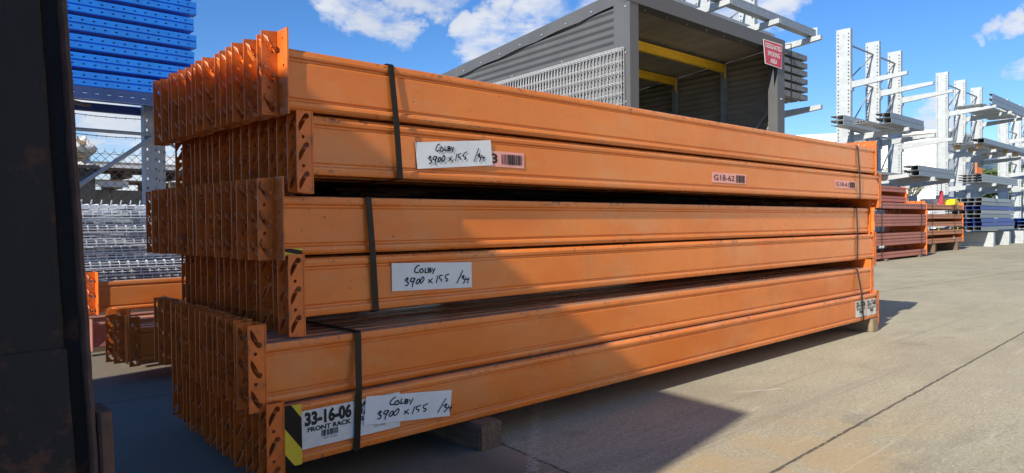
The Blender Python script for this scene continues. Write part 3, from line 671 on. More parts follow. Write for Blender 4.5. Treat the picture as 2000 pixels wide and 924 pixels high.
# ------------------------------------------------------------------ wire mesh decks piled on the left
t0 = thing('wire_deck', (0, 0, 0), 'x', 'wire deck', 'galvanised wire mesh decks in a pile')
mb = MB(); DX0, DX1, DY = .0, 1.35, .80
nx = 28
for k in range(nx+1):
    x = DX0+(DX1-DX0)*k/nx
    mb.bar((x, -.002, .004), (x, DY, .004), .0055, .0055); mb.bar((x, 0, .002), (x, 0, -.030), .0055, .0055, (0,1,0))
for k in range(17):
    y = .0+DY*k/16; mb.bar((DX0, y, 0), (DX1, y, 0), .0035, .0035)
for z in (-.014, -.030): mb.bar((DX0, -.003, z), (DX1, -.003, z), .0055, .0055)
mb.build('mesh', M['wire'], t0)
mb = MB()
for x in (.15, .5, .85, 1.2): mb.box(x-.025, x+.025, .01, DY-.01, -.020, -.004)
mb.build('support_rib', M['galv'], t0)
base = t0; nD = 13
bearer(.80, .89, 4.46, 5.3, 0, .078, M['timber_dark'], 'dark timber beneath the left end of the wire deck pile')
# a pallet carries the decks
t = thing('pallet', (1.35, 4.9, 0), 'grey wooden pallet under the pile of wire decks', 'pallet')
for y in (4.5, 4.85, 5.2): MB().box(-.65, .75, y-4.9-.04, y-4.9+.04, .0, .27).build('runner', M['timber_dark'], t)
mb = MB()
for k in range(9): mb.box(-.65+k*.155, -.65+k*.155+.12, -.42, .36, .272, .292)
mb.build('deck_board', M['timber_dark'], t)
for i in range(nD):
    o = base if i == 0 else copy_tree(base)
    z = .335 + i*.0405
    o.location = (.70+rnd.uniform(-.03,.03), 4.50+rnd.uniform(-.025,.025), z); o.rotation_euler = (rnd.uniform(-.006,.006), rnd.uniform(-.006,.006), rnd.uniform(-.03,.03))
    o['label'] = 'lowest wire mesh deck in the pile on the left' if i == 0 else 'uppermost wire mesh deck in the pile, just under the chain link fence' if i == nD-1 else '%s galvanised wire mesh deck from the bottom of the pile on the left' % ORDN[i]
# upright prongs along the top deck
mb = MB()
for k in range(27):
    x = k*.05; mb.bar((x, .0, .006), (x+.004, -.004, .030), .006, .006, (0,1,0))
top = [o for o in bpy.data.objects if o.name.startswith('wire_deck') and 'uppermost' in o['label']][0]
mb.build('mesh_edge', M['wire'], top)
# shrink wrap sheets caught between decks
for k, (x, y, z, w, h) in enumerate([(1.12, 4.475, .40, .22, .07), (.98, 4.47, .72, .26, .10)]):
    pass

# ------------------------------------------------------------------ blue uprights bundled high on a rack, left
def upright_mesh(length, pitch=.070, w=.098):
    mb = MB(); holes = []; n = int(length/pitch)
    for k in range(n):
        x = .03+pitch*k
        for z in (.024, .074): holes.append([(x-.008, z-.0045), (x+.006, z-.0045), (x+.010, z), (x+.006, z+.0045), (x-.008, z+.0045)])
    for z0_, z1_, lo in ((.004, .043, 0), (.055, w-.004, 1)):
        hh = [q for q in holes if z0_ < q[0][1] < z1_]
        vs, fs = plate2d(rect(0, length, z0_, z1_), hh, .002); mb.add([(a, t-(b-z0_)*.0, b) for a, b, t in vs], fs)
    mb.prism([(.001,.043),(.013,.047),(.013,.051),(.001,.055),(.003,.055),(.015,.051),(.015,.047),(.003,.043)], 0, length)
    mb.prism([(-.001,.004),(.006,0),(.008,.0),(.001,.004)], 0, length); mb.prism([(-.001,w-.004),(.006,w),(.008,w),(.001,w-.004)], 0, length)
    mb.box(0, length, .004, .085, w-.0025, w-.0002); mb.box(0, length, .002, .085, .0002, .0025)
    mb.box(0, length, .080, .086, .003, .02); mb.box(0, length, .080, .086, w-.02, w-.003)
    return mb
um = upright_mesh(3.1).mesh('rack_upright', M['blue'])
for r in range(10):
    for d in range(3):
        o = link('rack_upright', um); o.location = (1.94-3.1+rnd.uniform(-.012,.012)+.008, 5.60+d*.10, H+.985+r*.126)
        o.rotation_euler = (rnd.uniform(-.02,.02), 0, 0)
        tag(o, 'bright blue perforated upright, %s row from the bottom in the near face of the bundle' % ORDN[r] if d == 0 else 'blue perforated upright inside the bundle, %s row from the bottom, %s from the near face' % (ORDN[r], ORDN[d]), 'rack upright', 'blue uprights in the near face of the bundle' if d == 0 else 'blue uprights inside the bundle')
for k in range(9):
    o = link('wood_spacer', MB().box(-.02,.02,0,.3,0,.022).mesh('wood_spacer', M['darkgap'])); o.location = (.4, 5.6, H+.985+.100+k*.126)
    tag(o, 'dark spacer strip above the %s row of the blue bundle' % ORDN[k], 'spacer', 'spacers between the blue uprights')
# rack that carries them
t = thing('pallet_rack', (1.75, 5.9, 0), 'galvanised and dark blue rack frame that carries the blue bundle', 'rack')
def perf_post(h, w, pitch, m, name, parent, loc, d=.08):
    holes = []
    for k in range(int(h/pitch)):
        z = .03+pitch*k
        for a in (.2*w, .8*w): holes.append([(a-.005, z-.010), (a+.005, z-.010), (a+.006, z+.008), (a-.006, z+.008)])
    mb = MB(); vs, fs = plate2d(rect(0, w, 0, h), holes, .003); mb.add([(a, t, b) for a, b, t in vs], fs)
    mb.box(0, .003, .002, d, 0, h); mb.box(w-.003, w, .002, d, 0, h); mb.box(.004, .02, d-.003, d, 0, h); mb.box(w-.02, w-.004, d-.003, d, 0, h)
    o = mb.build(name, m, parent); o.location = loc; return o
perf_post(1.62, .10, .074, M['galv'], 'post', t, (-.105, -.05, 0)); perf_post(1.62, .06, .074, M['galv_white'], 'post', t, (.03, .10, 0))
perf_post(1.62, .10, .074, M['galv'], 'post', t, (-2.6, -.05, 0))
# perforated shelf beam under the bundle, with real slots
vs, fs = plate2d(rect(0, 3.1, 0, .085), [[(.05+k*.075-.014, .040), (.05+k*.075+.010, .040), (.05+k*.075+.016, .047), (.05+k*.075+.010, .054), (.05+k*.075-.014, .054)] for k in range(40)], .003)
mb = MB(); mb.add([(a, t_, b) for a, b, t_ in vs], fs); mb.box(0, 3.1, .002, .03, .0825, .0855); mb.box(0, 3.1, .002, .06, -.003, -.0005)
o = mb.build('shelf_beam', M['darkblue'], t); o.location = (-2.85, -.31, 1.585)
mb = MB(); mb.box(0, 3.1, 0, .05, 0, .06); o = mb.build('shelf_beam', M['darkblue'], t); o.location = (-2.85, .1, 1.565)
mb = MB(); mb.tube((-2.9, -.1, 1.405), (-.02, -.1, 1.395), .013); mb.tube((-.03, -.1, 1.40), (-.90, -.1, .73), .016)
mb.tube((-.03, -.1, 1.40), (.15, -.1, 1.47), .013); mb.tube((-.03,-.1,1.40), (.12,-.1,1.30), .013); mb.tube((-.9,-.1,.73), (-2.5,-.1,1.38), .016); mb.build('brace', M['galv'], t)
mb = MB()
for x in (-.95, -.62): mb.bar((x-.45, -.25, 1.66), (x+.35, .2, 1.585), .025, .025)
mb.build('timber_batten', M['timber'], t)

# ------------------------------------------------------------------ chain link fence, yard wall and goods beyond it
t = thing('chain_link_fence', (2.5, 9.0, 0), 'chain link fence with barbed wire behind the wire decks on the left', 'fence')
mb = MB(); fx0, fx1, ftop, s = -2.5, 3.5, 1.56, .092
def clipseg(x, z, dx, dz): return (x, z, x+dx, z+dz)
k = fx0-ftop
while k < fx1+ftop:
    for sg in (1, -1):
        # line x = k + sg*z
        za, zb_ = 0.02, ftop
        xa, xb = (k+sg*za), (k+sg*zb_)
        if sg > 0: lo, hi = max(za, fx0-k), min(zb_, fx1-k)
        else: lo, hi = max(za, k-fx1), min(zb_, k-fx0)
        if hi > lo: mb.bar((k+sg*lo, .004*sg, lo), (k+sg*hi, .004*sg, hi), .0045, .0045, (0,1,0))
    k += s
kk = fx0
while kk < fx1:
    mb.bar((kk, 0, ftop-.02), (kk+.004, 0, ftop+.035), .004, .004, (0,1,0)); kk += s
mb.build('mesh', M['fence'], t)
mb = MB()
for z in (1.72, 1.94):
    pts = [(fx0+(fx1-fx0)*q/24, 0, z+.01*math.sin(q*1.3)+.02*math.sin(q/24*math.pi*2)) for q in range(25)]
    for a, b in zip(pts, pts[1:]): mb.tube(a, b, .0045, 5)
    for q in range(60):
        x = fx0+q*.1+.03; mb.bar((x, -.015, z-.01), (x+.01, .015, z+.022), .004, .004)
    mb.build('barbed_wire', M['fence'], t); mb = MB()
for x in (-2.4, 3.0): MB().tube((x, .03, 0), (x, .03, 2.0), .024, 10).build('post', M['galv'], t)
MB().bar((fx0, .006, ftop-.03), (fx1, .006, ftop-.03), .005, .005).build('top_wire', M['fence'], t)
t = thing('yard_wall', (3, 10.6, 0), 'grey concrete block wall beyond the chain link fence', 'wall')
mb = MB()
for r in range(6):
    for c in range(17):
        x = -4+c*.42+(.21 if r % 2 else 0); mb.box(x, x+.412, 0+rnd.uniform(0,.004), .2, r*.2+.002, r*.2+.192)
mb.build('blocks', M['blocks'], t)
MB().box(-4.1, 3.4, .012, .19, 0, 1.2).build('mortar', M['blocks'], t)
def pallet(x, y, z, label, ln=1.5, group='pallets on the wall beyond the fence'):
    t = thing('pallet', (x, y, z), label, 'pallet', group)
    mb = MB(); mb.box(0, ln, 0, .09, .09, .115); mb.box(0, ln, .3, .42, .09, .115); mb.box(0, ln, .6, .72, .09, .115); mb.build('deck_board', M['timber_dark'], t)
    mb = MB()
    for q in range(4): mb.box(q*(ln-.1)/3, q*(ln-.1)/3+.10, .01, .7, 0, .088)
    mb.build('runner', M['timber_dark'], t); return t
pallet(1.62, 10.4, 1.21, 'dark wooden pallet on the wall beyond the fence, lower left of three'); pallet(3.25, 10.42, 1.21, 'dark wooden pallet on the wall beyond the fence, at right')
pallet(2.05, 10.45, 1.36, 'dark wooden pallet beyond the fence, lying on top of the others', 2.0)
t = thing('stone_slab', (2.9, 10.55, 1.478), 'pale concrete slab lying on the pallets beyond the fence', 'slab')
MB().box(-.95, .9, -.1, .5, .0, .085).build('body', M['blocks'], t)
mb = MB(); mb.box(-.95, .9, -.12, -.102, .01, .05); mb.build('edge_strip', M['white'], t)
for k, (x, w) in enumerate([(2.28, .42), (3.5, .3)]):
    t = thing('foam_block', (x, 10.34, 1.225), ['long cream block between the pallet boards beyond the fence', 'short cream block between the pallet boards, to the right'][k], 'block')
    MB().prism([(0,.004),(.004,0),(w-.004,0),(w,.004),(w,.07),(w-.004,.075),(.004,.075),(0,.07)], -.02, .04, 'y').build('body', M['white'], t)
# wrapped goods on the left
t = thing('wrapped_goods', (1.95, 9.9, 0), 'stacked sacks loosely wrapped in white plastic beyond the fence', 'wrapped goods')
bm = bmesh.new()
bmesh.ops.create_cube(bm, size=1); bmesh.ops.subdivide_edges(bm, edges=bm.edges[:], cuts=7, use_grid_fill=True)
for v in bm.verts:
    z = v.co.z; f = 1+.22*math.sin(z*9)+.12*math.sin(v.co.x*17+z*5)+.1*math.sin(v.co.y*23+z*13)
    v.co = Vector((v.co.x*.36*f, v.co.y*.5*f, z*.36+1.60+.03*math.sin(v.co.x*19)))
me = bpy.data.meshes.new('wrap'); bm.to_mesh(me); bm.free(); me.materials.append(M['wrap'])
for p in me.polygons: p.use_smooth = True
link('wrap', me, t)
mb = MB()
for r in range(4): mb.prism([(-.24,0),(.24,0),(.27,.04),(.24,.10),(-.24,.10),(-.27,.04)], -.33, -.20, 'y') if r == 0 else mb.add([(q[0],q[1],q[2]+r*.12) for q in mb.v[:12]], mb.f[:8])
o = mb.build('sack', M['timber_new'], t); o.location = (-.06, .03, 1.45); o.scale = (.62, .9, .62)
MB().box(-.20,.20,-.3,.3,0,1.40).box(-.24,.24,-.34,.34,1.40,1.44).build('stand', M['darkgap'], t)

# ------------------------------------------------------------------ smoking shelter
SY = 4.27; SH = .108
KS = .82; ZG = -H*(1-KS)/KS
shed = thing('smoking_shelter', (5.585*KS, SY*KS, H*(1-KS)), 'charcoal corrugated steel shelter with open front and sloping roof', 'shelter')
shed.scale = (KS,)*3
def sk(x, y): return x + SH*y           # side walls run slightly askew, local coordinates
DEP = 3.6; WID = 3.21; ZC = 2.26+H; SL = .072
def roofz(y): return ZC - SL*y
def corr_wall(xoff, name, m, z0, sgn=1, amp=.010, pitch=.0762):
    """side wall of corrugated sheet with level corrugations"""
    vs = []; fs = []; n = int((ZC-z0)/pitch*8); rows = []
    for k in range(n+1):
        z = z0+(ZC-z0)*k/n; rows.append((z, amp*math.sin(2*math.pi*(z-z0)/pitch)))
    ny = 20
    for z, d in rows:
        for j in range(ny+1):
            y = .03+(DEP-.03)*j/ny; zz = min(z, roofz(y)-.015); vs.append((xoff+SH*y+d, y, zz))
    for k in range(n):
        for j in range(ny): a = k*(ny+1)+j; fs.append((a, a+1, a+ny+2, a+ny+1))
    o = MB().add(vs, fs).build(name, m, shed)
    for p in o.data.polygons: p.use_smooth = True
    s = o.modifiers.new('solid', 'SOLIDIFY'); s.thickness = .0012; s.offset = 0
    return o
corr_wall(.012, 'side_wall', M['shed'], ZG+.02); corr_wall(WID-.012, 'side_wall', M['ceil'], ZG+.02)
corr_wall(WID+.012, 'side_wall', M['shed'], ZG+.02)
# back wall
vs = []; fs = []; n = 8*28
for k in range(n+1):
    z = ZG+.03+(roofz(DEP)-.03-ZG)*k/n; d = .010*math.sin(2*math.pi*(z-.03)/.0762); vs += [(SH*DEP, DEP+d, z), (WID+SH*DEP, DEP+d, z)]
for k in range(n): fs.append((2*k, 2*k+1, 2*k+3, 2*k+2))
MB().add(vs, fs).build('back_wall', M['ceil'], shed)
# roof: corrugations run along y
vs = []; fs = []; n = int(WID/.0762*8)
for k in range(n+1):
    x = WID*k/n; d = .009*math.sin(2*math.pi*x/.0762); vs += [(x+SH*.02, .02, roofz(.02)+d), (x+SH*DEP, DEP, roofz(DEP)+d)]
for k in range(n): fs.append((2*k, 2*k+1, 2*k+3, 2*k+2))
o = MB().add(vs, fs).build('roof', M['ceil'], shed)
for p in o.data.polygons: p.use_smooth = True
# front frame: posts are folded angles
def fold(mb, pts, z0, z1): mb.prism(pts, z0, z1, 'z')
mb = MB(); mb.box(0, .135, 0, .004, ZG, 2.165+H); mb.add([(-.003,0,ZG),(-.003,.20,ZG),(.0,.20,ZG),(.0,0,ZG),(-.003,0,2.20+H),(-.003,.20,2.20+H),(0,.20,2.20+H),(0,0,2.20+H)],[(0,1,2,3),(4,5,6,7),(0,4,5,1),(1,5,6,2),(2,6,7,3),(3,7,4,0)])
mb.box(.131,.135,.004,.06,ZG,2.165+H); mb.build('front_post', M['shed'], shed)
mb = MB(); mb.box(WID-.19, WID, 0, .004, ZG, 2.165+H); mb.box(WID-.19, WID-.186, .004, .125, ZG, 2.165+H); mb.box(WID-.003, WID, .0045, .20, ZG, 2.20+H); mb.build('front_post', M['shed'], shed)
mb = MB(); mb.box(-.004, WID+.004, -.006, -.002, 2.162+H, 2.312+H); mb.box(.137, WID-.192, -.0015, .145, 2.162+H, 2.166+H); mb.box(-.004, WID+.004, -.006, .06, 2.3125+H, 2.316+H); mb.build('fascia', M['shed'], shed)
for xo, sg, nm in ((-.010, -1, 'barge_flashing'), (WID+.010, 1, 'barge_flashing')):
    mb = MB(); pts = []
    vs = []; fs = []; ny = 30
    for j in range(ny+1):
        y = -.004+(DEP+.02)*j/ny; zt = roofz(y)+.05; zb_ = roofz(y)-.090+.010*abs(math.sin(y*4.4)); x = xo+SH*y+sg*.008*abs(math.sin(y*4.4))
        vs += [(xo+SH*y, y, zt), (x, y, zb_)]
    for j in range(ny): fs.append((2*j, 2*j+1, 2*j+3, 2*j+2))
    o = mb.add(vs, fs).build(nm, M['shed'], shed); s = o.modifiers.new('s', 'SOLIDIFY'); s.thickness = .002; s.offset = 0
    class SC:
        def tube(s_, *a): MB().tube(*a).build('screw', M['galv_white'], shed)
    mb = SC()
    if sg < 0:
        for j in range(9):
            y = .12+j*.40; mb.tube((xo+SH*y-.016, y, roofz(y)-.045), (xo+SH*y-.004, y, roofz(y)-.045), .008, 6)
            
        for z in (2.13, 1.68, 1.20, .7): mb.tube((-.012, .02+.03, z+H-.01), (-.002, .05, z+H-.01), .008, 6)
        for y, z in ((1.0, 1.76), (1.9, 1.76), (2.8, 1.76)): mb.tube((SH*y-.008, y, z+H), (SH*y+.01, y, z+H), .008, 6)
    else:
        for z in (1.56, 1.08): mb.tube((WID-.10, -.012, z+H), (WID-.10, .002, z+H), .011, 8)
        for q in range(8): mb.tube((.35+q*.38, .08, 2.153+H), (.35+q*.38, .08, 2.1615+H), .009, 6)
# inner racking frame
def ybeam(y, z, xL, xR, h=.105):
    mb = MB(); mb.prism([(y,z),(y+.05,z),(y+.05,z+h),(y,z+h),(y,z+h*.72),(y+.012,z+h*.68),(y+.012,z+h*.58),(y,z+h*.54),(y,z+h*.30),(y+.012,z+h*.26),(y+.012,z+h*.16),(y,z+h*.12)], xL, xR)
    b = mb.build('cross_beam', M['yellow'], shed)
    for x in (xL, xR-.005): MB().box(x, x+.05 if x == xL else x+.006, y-.004, y-.001 if x == xL else y+.06, z-.09, z+h+.01).box(x-.045 if x != xL else x, x if x != xL else x+.045, y-.0045, y-.0015, z-.09, z+h).build('bracket', M['yellow'], b)
for y, z in ((.83, 2.045+H), (1.68, 2.010+H)):
    ybeam(y, z, .06+SH*y, WID-.10+SH*y)
    for xx in (.05, WID-.115): perf_post(z+.13, .06, .05, M['galv'], 'inner_post', shed, (xx+SH*y, y+.055 if xx < 1 else y+.0, 0), .07)
mb = MB(); mb.bar((WID-.06+SH*.05, .05, 1.62+H), (WID-.075+SH*.8, .80, .75+H), .03, .03); mb.bar((WID-.07+SH*.9, .90, .85+H), (WID-.06+SH*1.65, 1.65, 1.62+H-.1), .025, .025); mb.build('brace', M['galv'], shed)
# sign on the front right corner
sg_ = thing('warning_sign', (8.45*KS, (SY-.02)*KS, H*(1-KS)), 'red smoking area sign with white letters on the shelter corner', 'sign')
sg_.scale = (KS,)*3
def sgp(px, z): return (px-8.45, z+H)
outer = [sgp(8.2007, 2.2354), sgp(8.6970, 2.2456), sgp(8.6812, 1.9355), sgp(8.2500, 1.9433)]
mb = MB(); mb.add([(a, yy, b) for yy in (0, .003) for a, b in outer], [(0,1,2,3),(7,6,5,4),(0,4,5,1),(1,5,6,2),(2,6,7,3),(3,7,4,0)]); mb.build('panel', M['white'], sg_)
cxx = sum(p[0] for p in outer)/4; czz = sum(p[1] for p in outer)/4
mb = MB(); mb.add([(cxx+(a-cxx)*.955, -.0015, czz+(b-czz)*.94) for a, b in outer], [(0,1,2,3)]); mb.build('red_field', M['red_sign'], sg_)
lettering(sg_, 'DESIGNATED', cxx-.205, cxx+.205, czz+.055, czz+.115, -.003, M['white'], .018, 'lettering')
lettering(sg_, 'SMOKING', cxx-.150, cxx+.165, czz-.035, czz+.025, -.003, M['white'], .018, 'lettering')
lettering(sg_, 'AREA', cxx-.085, cxx+.095, czz-.118, czz-.060, -.003, M['white'], .018, 'lettering')
# welded mesh sheets leaning on the left wall
mt = None
for k in range(3):
    o_ = thing('mesh_panel', (0, 0, 0), ['innermost','middle','outermost'][k]+' galvanised mesh panel on the left wall of the shelter', 'mesh panel', 'wire mesh panels on the shelter wall')
    o_.location = ((5.585-.030-k*.026+SH*.06)*KS, (SY+.06+k*.012)*KS, H*(1-KS)); o_.scale = (KS,)*3
    mb = MB(); L0, L1, Zt = .0, 2.75, 1.725+H-k*.006-.012*(k % 2)
    for q in range(56):
        y = L0+q*.05; 
        if y <= L1: mb.bar((SH*y, y, ZG), (SH*y, y, Zt), .006, .006, (0,1,0))
    z = Zt-.004; q = 0
    while z > .3: mb.bar((0-.004, L0, z), (SH*L1-.004, L1, z), .007, .007); z -= .02 if q == 0 else .105; q += 1
    mb.build('mesh', M['wire_panel'], o_)

# ------------------------------------------------------------------ cantilever racks in a row
def cantilever(x_list, arms, label, y0=5.87, top=3.93, base=1.05):
    t = thing('cantilever_rack', (x_list[0], y0, 0), label, 'cantilever rack', 'galvanised cantilever racks in a row')
    hgt = top+H; D = .27; Wd = .10
    X0 = x_list[0]
    holes = []
    nseg = 8; sh = hgt/nseg; pm = MB()
    for q in range(nseg):
        hl = [circ(a, .035+.0722*k, .0155, 6) for k in range(int((sh-.03)/.0722)) for a in (.032, D-.032)]
        pv, pf = plate2d(rect(0, D, 0, sh), hl, .006); pm.add([(a, b+q*sh, t_) for a, b, t_ in pv], pf)
    pv, pf = pm.v, pm.f
    for x in x_list:
        mb = MB(); lx = x-X0
        mb.add([(lx-Wd+t_, a, b) for a, b, t_ in pv], pf)
        mb.box(lx-Wd-.004, lx, -.008, -.001, 0, hgt); mb.box(lx-Wd-.004, lx, D+.001, D+.008, 0, hgt); mb.box(lx-Wd*.45, lx-Wd*.40, .0, D, 0, hgt)
        mb.build('column', M['galv_white'], t)
        mb = MB(); mb.box(lx-.14, lx+.02, -base, -.012, .08, .36); mb.box(lx-.17, lx+.05, -base, -.012, .0, .078); mb.build('base', M['galv_white'], t)
    for a, b in zip(x_list, x_list[1:]):
        mb = MB()
        for z in (top-.28, top-1.0, top-2.05, top-3.1):
            mb.tube((a-X0, .12, z+H), (b-X0-Wd, .12, z+H), .020, 6)
        for z0_, z1_ in ((top-1.0, top-.28), (top-2.05, top-1.0), (top-3.1, top-2.05)):
            mb.tube((a-X0, .14, z0_+H-.1), (b-X0-Wd-.02, .14, z1_+H-.03), .014, 6)
        mb.build('brace', M['galv'], t)
    for ci, z, ln in arms:
        lx = x_list[ci]-X0
        mb = MB(); w = .075
        vs = []
        for y, hh, zz in ((-.02, .13, 0), (-ln, .065, .045)):
            vs += [(lx-w/2-.02, y, z+H+zz-hh), (lx+w/2-.02, y, z+H+zz-hh), (lx+w/2-.02, y, z+H+zz), (lx-w/2-.02, y, z+H+zz)]
        mb.add(vs, [(0,1,2,3),(7,6,5,4),(0,4,5,1),(1,5,6,2),(2,6,7,3),(3,7,4,0)])
        mb.box(lx-.09, lx+.05, -.022, -.010, z+H-.19, z+H+.05)
        mb.build('arm', M['galv_white'], t)
    return t
R0 = [8.42, 9.76, 11.12]; R1 = [15.05, 16.60, 17.93]; R2 = [21.42, 23.00, 24.65]; R3 = [27.75, 29.5, 31.2]
cantilever(R0, [(0,2.85,1.08),(1,2.85,1.08),(2,2.85,1.08),(0,1.77,1.08),(1,1.77,1.08),(2,1.77,1.08)], 'cantilever rack behind the smoking shelter, columns running out of the top of the picture')
cantilever(R1, [(0,2.85,1.05),(1,2.85,1.05),(2,2.85,1.05),(0,1.76,1.08),(1,1.76,1.08),(2,1.78,1.05),(0,.86,1.08),(1,.86,1.08),(2,.86,1.08)], 'tallest looking cantilever rack with three bare upper arms, right of the shelter', base=.12)
cantilever(R2, [(0,2.88,1.08),(1,2.88,1.08),(2,2.88,1.08),(0,1.75,1.08),(1,1.75,1.08),(2,1.75,1.08),(0,.88,1.08),(1,.88,1.08),(2,.88,1.08)], 'middle cantilever rack with a tray of steel on its highest arms')
cantilever(R3, [(0,2.6,1.0),(1,2.6,1.0),(0,1.5,1.0),(1,1.5,1.0),(2,1.5,1.0),(0,2.0,.5)], 'furthest cantilever rack at the right edge of the picture')
# loads on the racks
def chan(w, h, ln, m, th=.004, perf=0):
    mb = MB()
    if perf:
        holes = [circ(.04+k*perf, h*q, .008, 5) for k in range(int((ln-.08)/perf)) for q in (.28, .72)]
        vs, fs = plate2d(rect(0, ln, 0, h), holes, .003); mb.add([(a, t_, b) for a, b, t_ in vs], fs)
        mb.box(0, ln, .002, w, h-.003, h-.0002); mb.box(0, ln, .002, w, 0.0002, .003); mb.box(0, ln, w-.003, w, .0035, h*.3); mb.box(0, ln, w-.003, w, h*.7, h-.0035)
    else:
        mb.prism([(0,0),(w,0),(w,h*.25),(w-th,h*.25),(w-th,th),(th,th),(th,h-th),(w-th,h-th),(w-th,h*.75),(w,h*.75),(w,h),(0,h)], 0, ln)
    return mb.mesh('channel', m)
def bundle(x0, x1, y0, z0, ny, nz, w, h, m, name, label, cat, group, jit=.03, perf=0, gap=.006):
    me = chan(w, h, x1-x0, m, perf=perf); me.name = name
    for r in range(nz):
        for c in range(ny):
            lb = label
            if nz > 1: lb += ', ' + (['lower row', 'upper row'] if nz == 2 else ['bottom row']+[q+' row up' for q in ORDN[1:nz-1]]+['top row'])[r]
            if ny > 1: lb += ', ' + (['near side', 'far side'] if ny == 2 else ['nearest']+[q+' back' for q in ORDN[1:ny]])[c]
            o = link(name, me); o.location = (x0+rnd.uniform(-jit, jit), y0+c*(w+gap), z0+H+r*(h+gap)); tag(o, lb, cat, group)
# long perforated upright lying over the arms of rack 0
bundle(5.5, 11.22, 4.93, 2.905, 1, 1, .11, .12, M['galv'], 'rack_upright', 'long perforated upright lying across the arms above the shelter roof', 'rack upright', None, 0, perf=.075)
o = link('foot_plate', MB().box(0,.012,-.02,.13,-.03,.16).mesh('foot_plate', M['galv_white']), [q for q in bpy.data.objects if q.get('label','').startswith('long perforated')][0]); o.location = (5.725, 0, 0)
bundle(6.2, 10.7, 5.35, 2.90, 1, 1, .09, .05, M['galv_white'], 'steel_channel', 'thin steel length behind the perforated upright above the shelter', 'steel channel', None, 0)
bundle(7.7, 10.92, 4.93, 1.875, 4, 6, .115, .080, M['galv_dull'], 'rack_upright', 'perforated upright in the bundle behind the shelter corner', 'rack upright', 'uprights in the bundle behind the shelter corner', .02, perf=.05, gap=.042)
mb = MB().box(0, .02, -.006, -.002, -.02, .80).box(0,.02,-.006,.5,.801,.805); o = mb.build('strap', M['black']); o.location = (10.35, 4.93, 1.86+H); tag(o, 'dark strap round the bundle of perforated uprights by the shelter corner', 'strap')
# rack 1 loads
G = M['galv']; GW = M['galv_white']
bundle(14.25, 16.1, 4.86, 1.83, 2, 2, .13, .095, G, 'steel_box_section', 'grey section, front bundle on the first rack middle arms', 'steel section', 'front bundle on the second arms of the first rack')
bundle(13.9, 16.3, 5.58, 1.84, 2, 2, .12, .09, GW, 'steel_box_section', 'pale section near the columns on the first rack middle arms', 'steel section', 'rear bundle on the second arms of the first rack')
bundle(13.9, 16.4, 5.18, 1.83, 4, 1, .05, .05, GW, 'steel_tube', 'thin steel length between two bundles on the first rack', 'steel tube', 'thin lengths on the first rack')
bundle(15.8, 18.2, 4.86, .905, 2, 2, .14, .10, G, 'steel_box_section', 'blue grey section, front bundle, first rack lowest arms', 'steel section', 'front bundle on the lowest arms of the first rack')
bundle(14.3, 17.6, 5.15, .90, 5, 1, .09, .05, GW, 'steel_channel', 'flat channel behind the front bundle, first rack lowest arms', 'steel channel', 'flat channels on the lowest arms of the first rack')
bundle(14.3, 15.2, 5.55, .905, 2, 2, .13, .09, G, 'steel_box_section', 'short dull section by the first column of the first rack', 'steel section', 'short lengths by the first column')
# rack 2 loads
bundle(21.3, 25.4, 4.86, 2.945, 1, 2, .07, .13, G, 'steel_channel', 'grey channel on the outer edge of the highest arms of the middle rack', 'steel channel', 'channels on the outer edge of the top arms')
bundle(21.3, 24.8, 5.05, 2.945, 7, 1, .09, .035, GW, 'steel_channel', 'pale flat channel on the highest arms of the middle rack', 'steel channel', 'flat channels on the top arms of the middle rack')
for x in (20.75, 22.0, 23.3, 24.4):
    for y in (4.95, 5.45):
        o = link('timber_block', MB().prism([(0,.004),(.004,0),(.116,0),(.12,.004),(.12,.096),(.116,.1),(.004,.1),(0,.096)], 0, .12, 'y').mesh('timber_block', M['timber_new'])); o.location = (x, y, 1.80+H)
        tag(o, '%s new timber block from the left, %s side, on the middle rack arms' % (ORDN[[20.75,22.0,23.3,24.4].index(x)], 'near' if y < 5 else 'far'), 'timber block', 'timber blocks on the middle rack')
bundle(20.6, 26.2, 4.86, 1.905, 2, 1, .15, .12, G, 'steel_box_section', 'long grey front section on the second arms of the middle rack', 'steel section', 'long front sections on the second arms of the middle rack')
bundle(20.6, 25.5, 5.25, 1.905, 5, 1, .08, .05, GW, 'steel_channel', 'pale channel behind the long grey sections on the middle rack', 'steel channel', 'pale channels on the second arms of the middle rack')
bundle(20.4, 24.0, 4.86, .935, 5, 3, .10, .06, GW, 'steel_channel', 'pale channel on the lowest arms of the middle rack', 'steel channel', 'channels on the lowest arms of the middle rack')
t = thing('orange_bracket_set', (20.3, 4.9, 1.13+H), 'bright orange end brackets lying on the lowest arms of the middle rack', 'brackets')
mb = MB(); mb.box(-.2,-.12,0,.04,0,.26); 
for q in range(6): mb.box(-.10+q*.07,-.05+q*.07,0,.04,0,.15)
mb.box(-.12,.36,.045,.06,0,.10); mb.build('bracket', M['far_orange'], t)
bundle(27.0, 31.5, 4.9, 2.66, 3, 1, .1, .06, GW, 'steel_channel', 'channel on the upper arms of the furthest rack', 'steel channel', 'channels on the furthest rack upper arms')
bundle(26.6, 31.5, 4.9, 1.56, 4, 2, .1, .06, GW, 'steel_channel', 'channel on the lower arms of the furthest rack', 'steel channel', 'channels on the furthest rack lower arms')
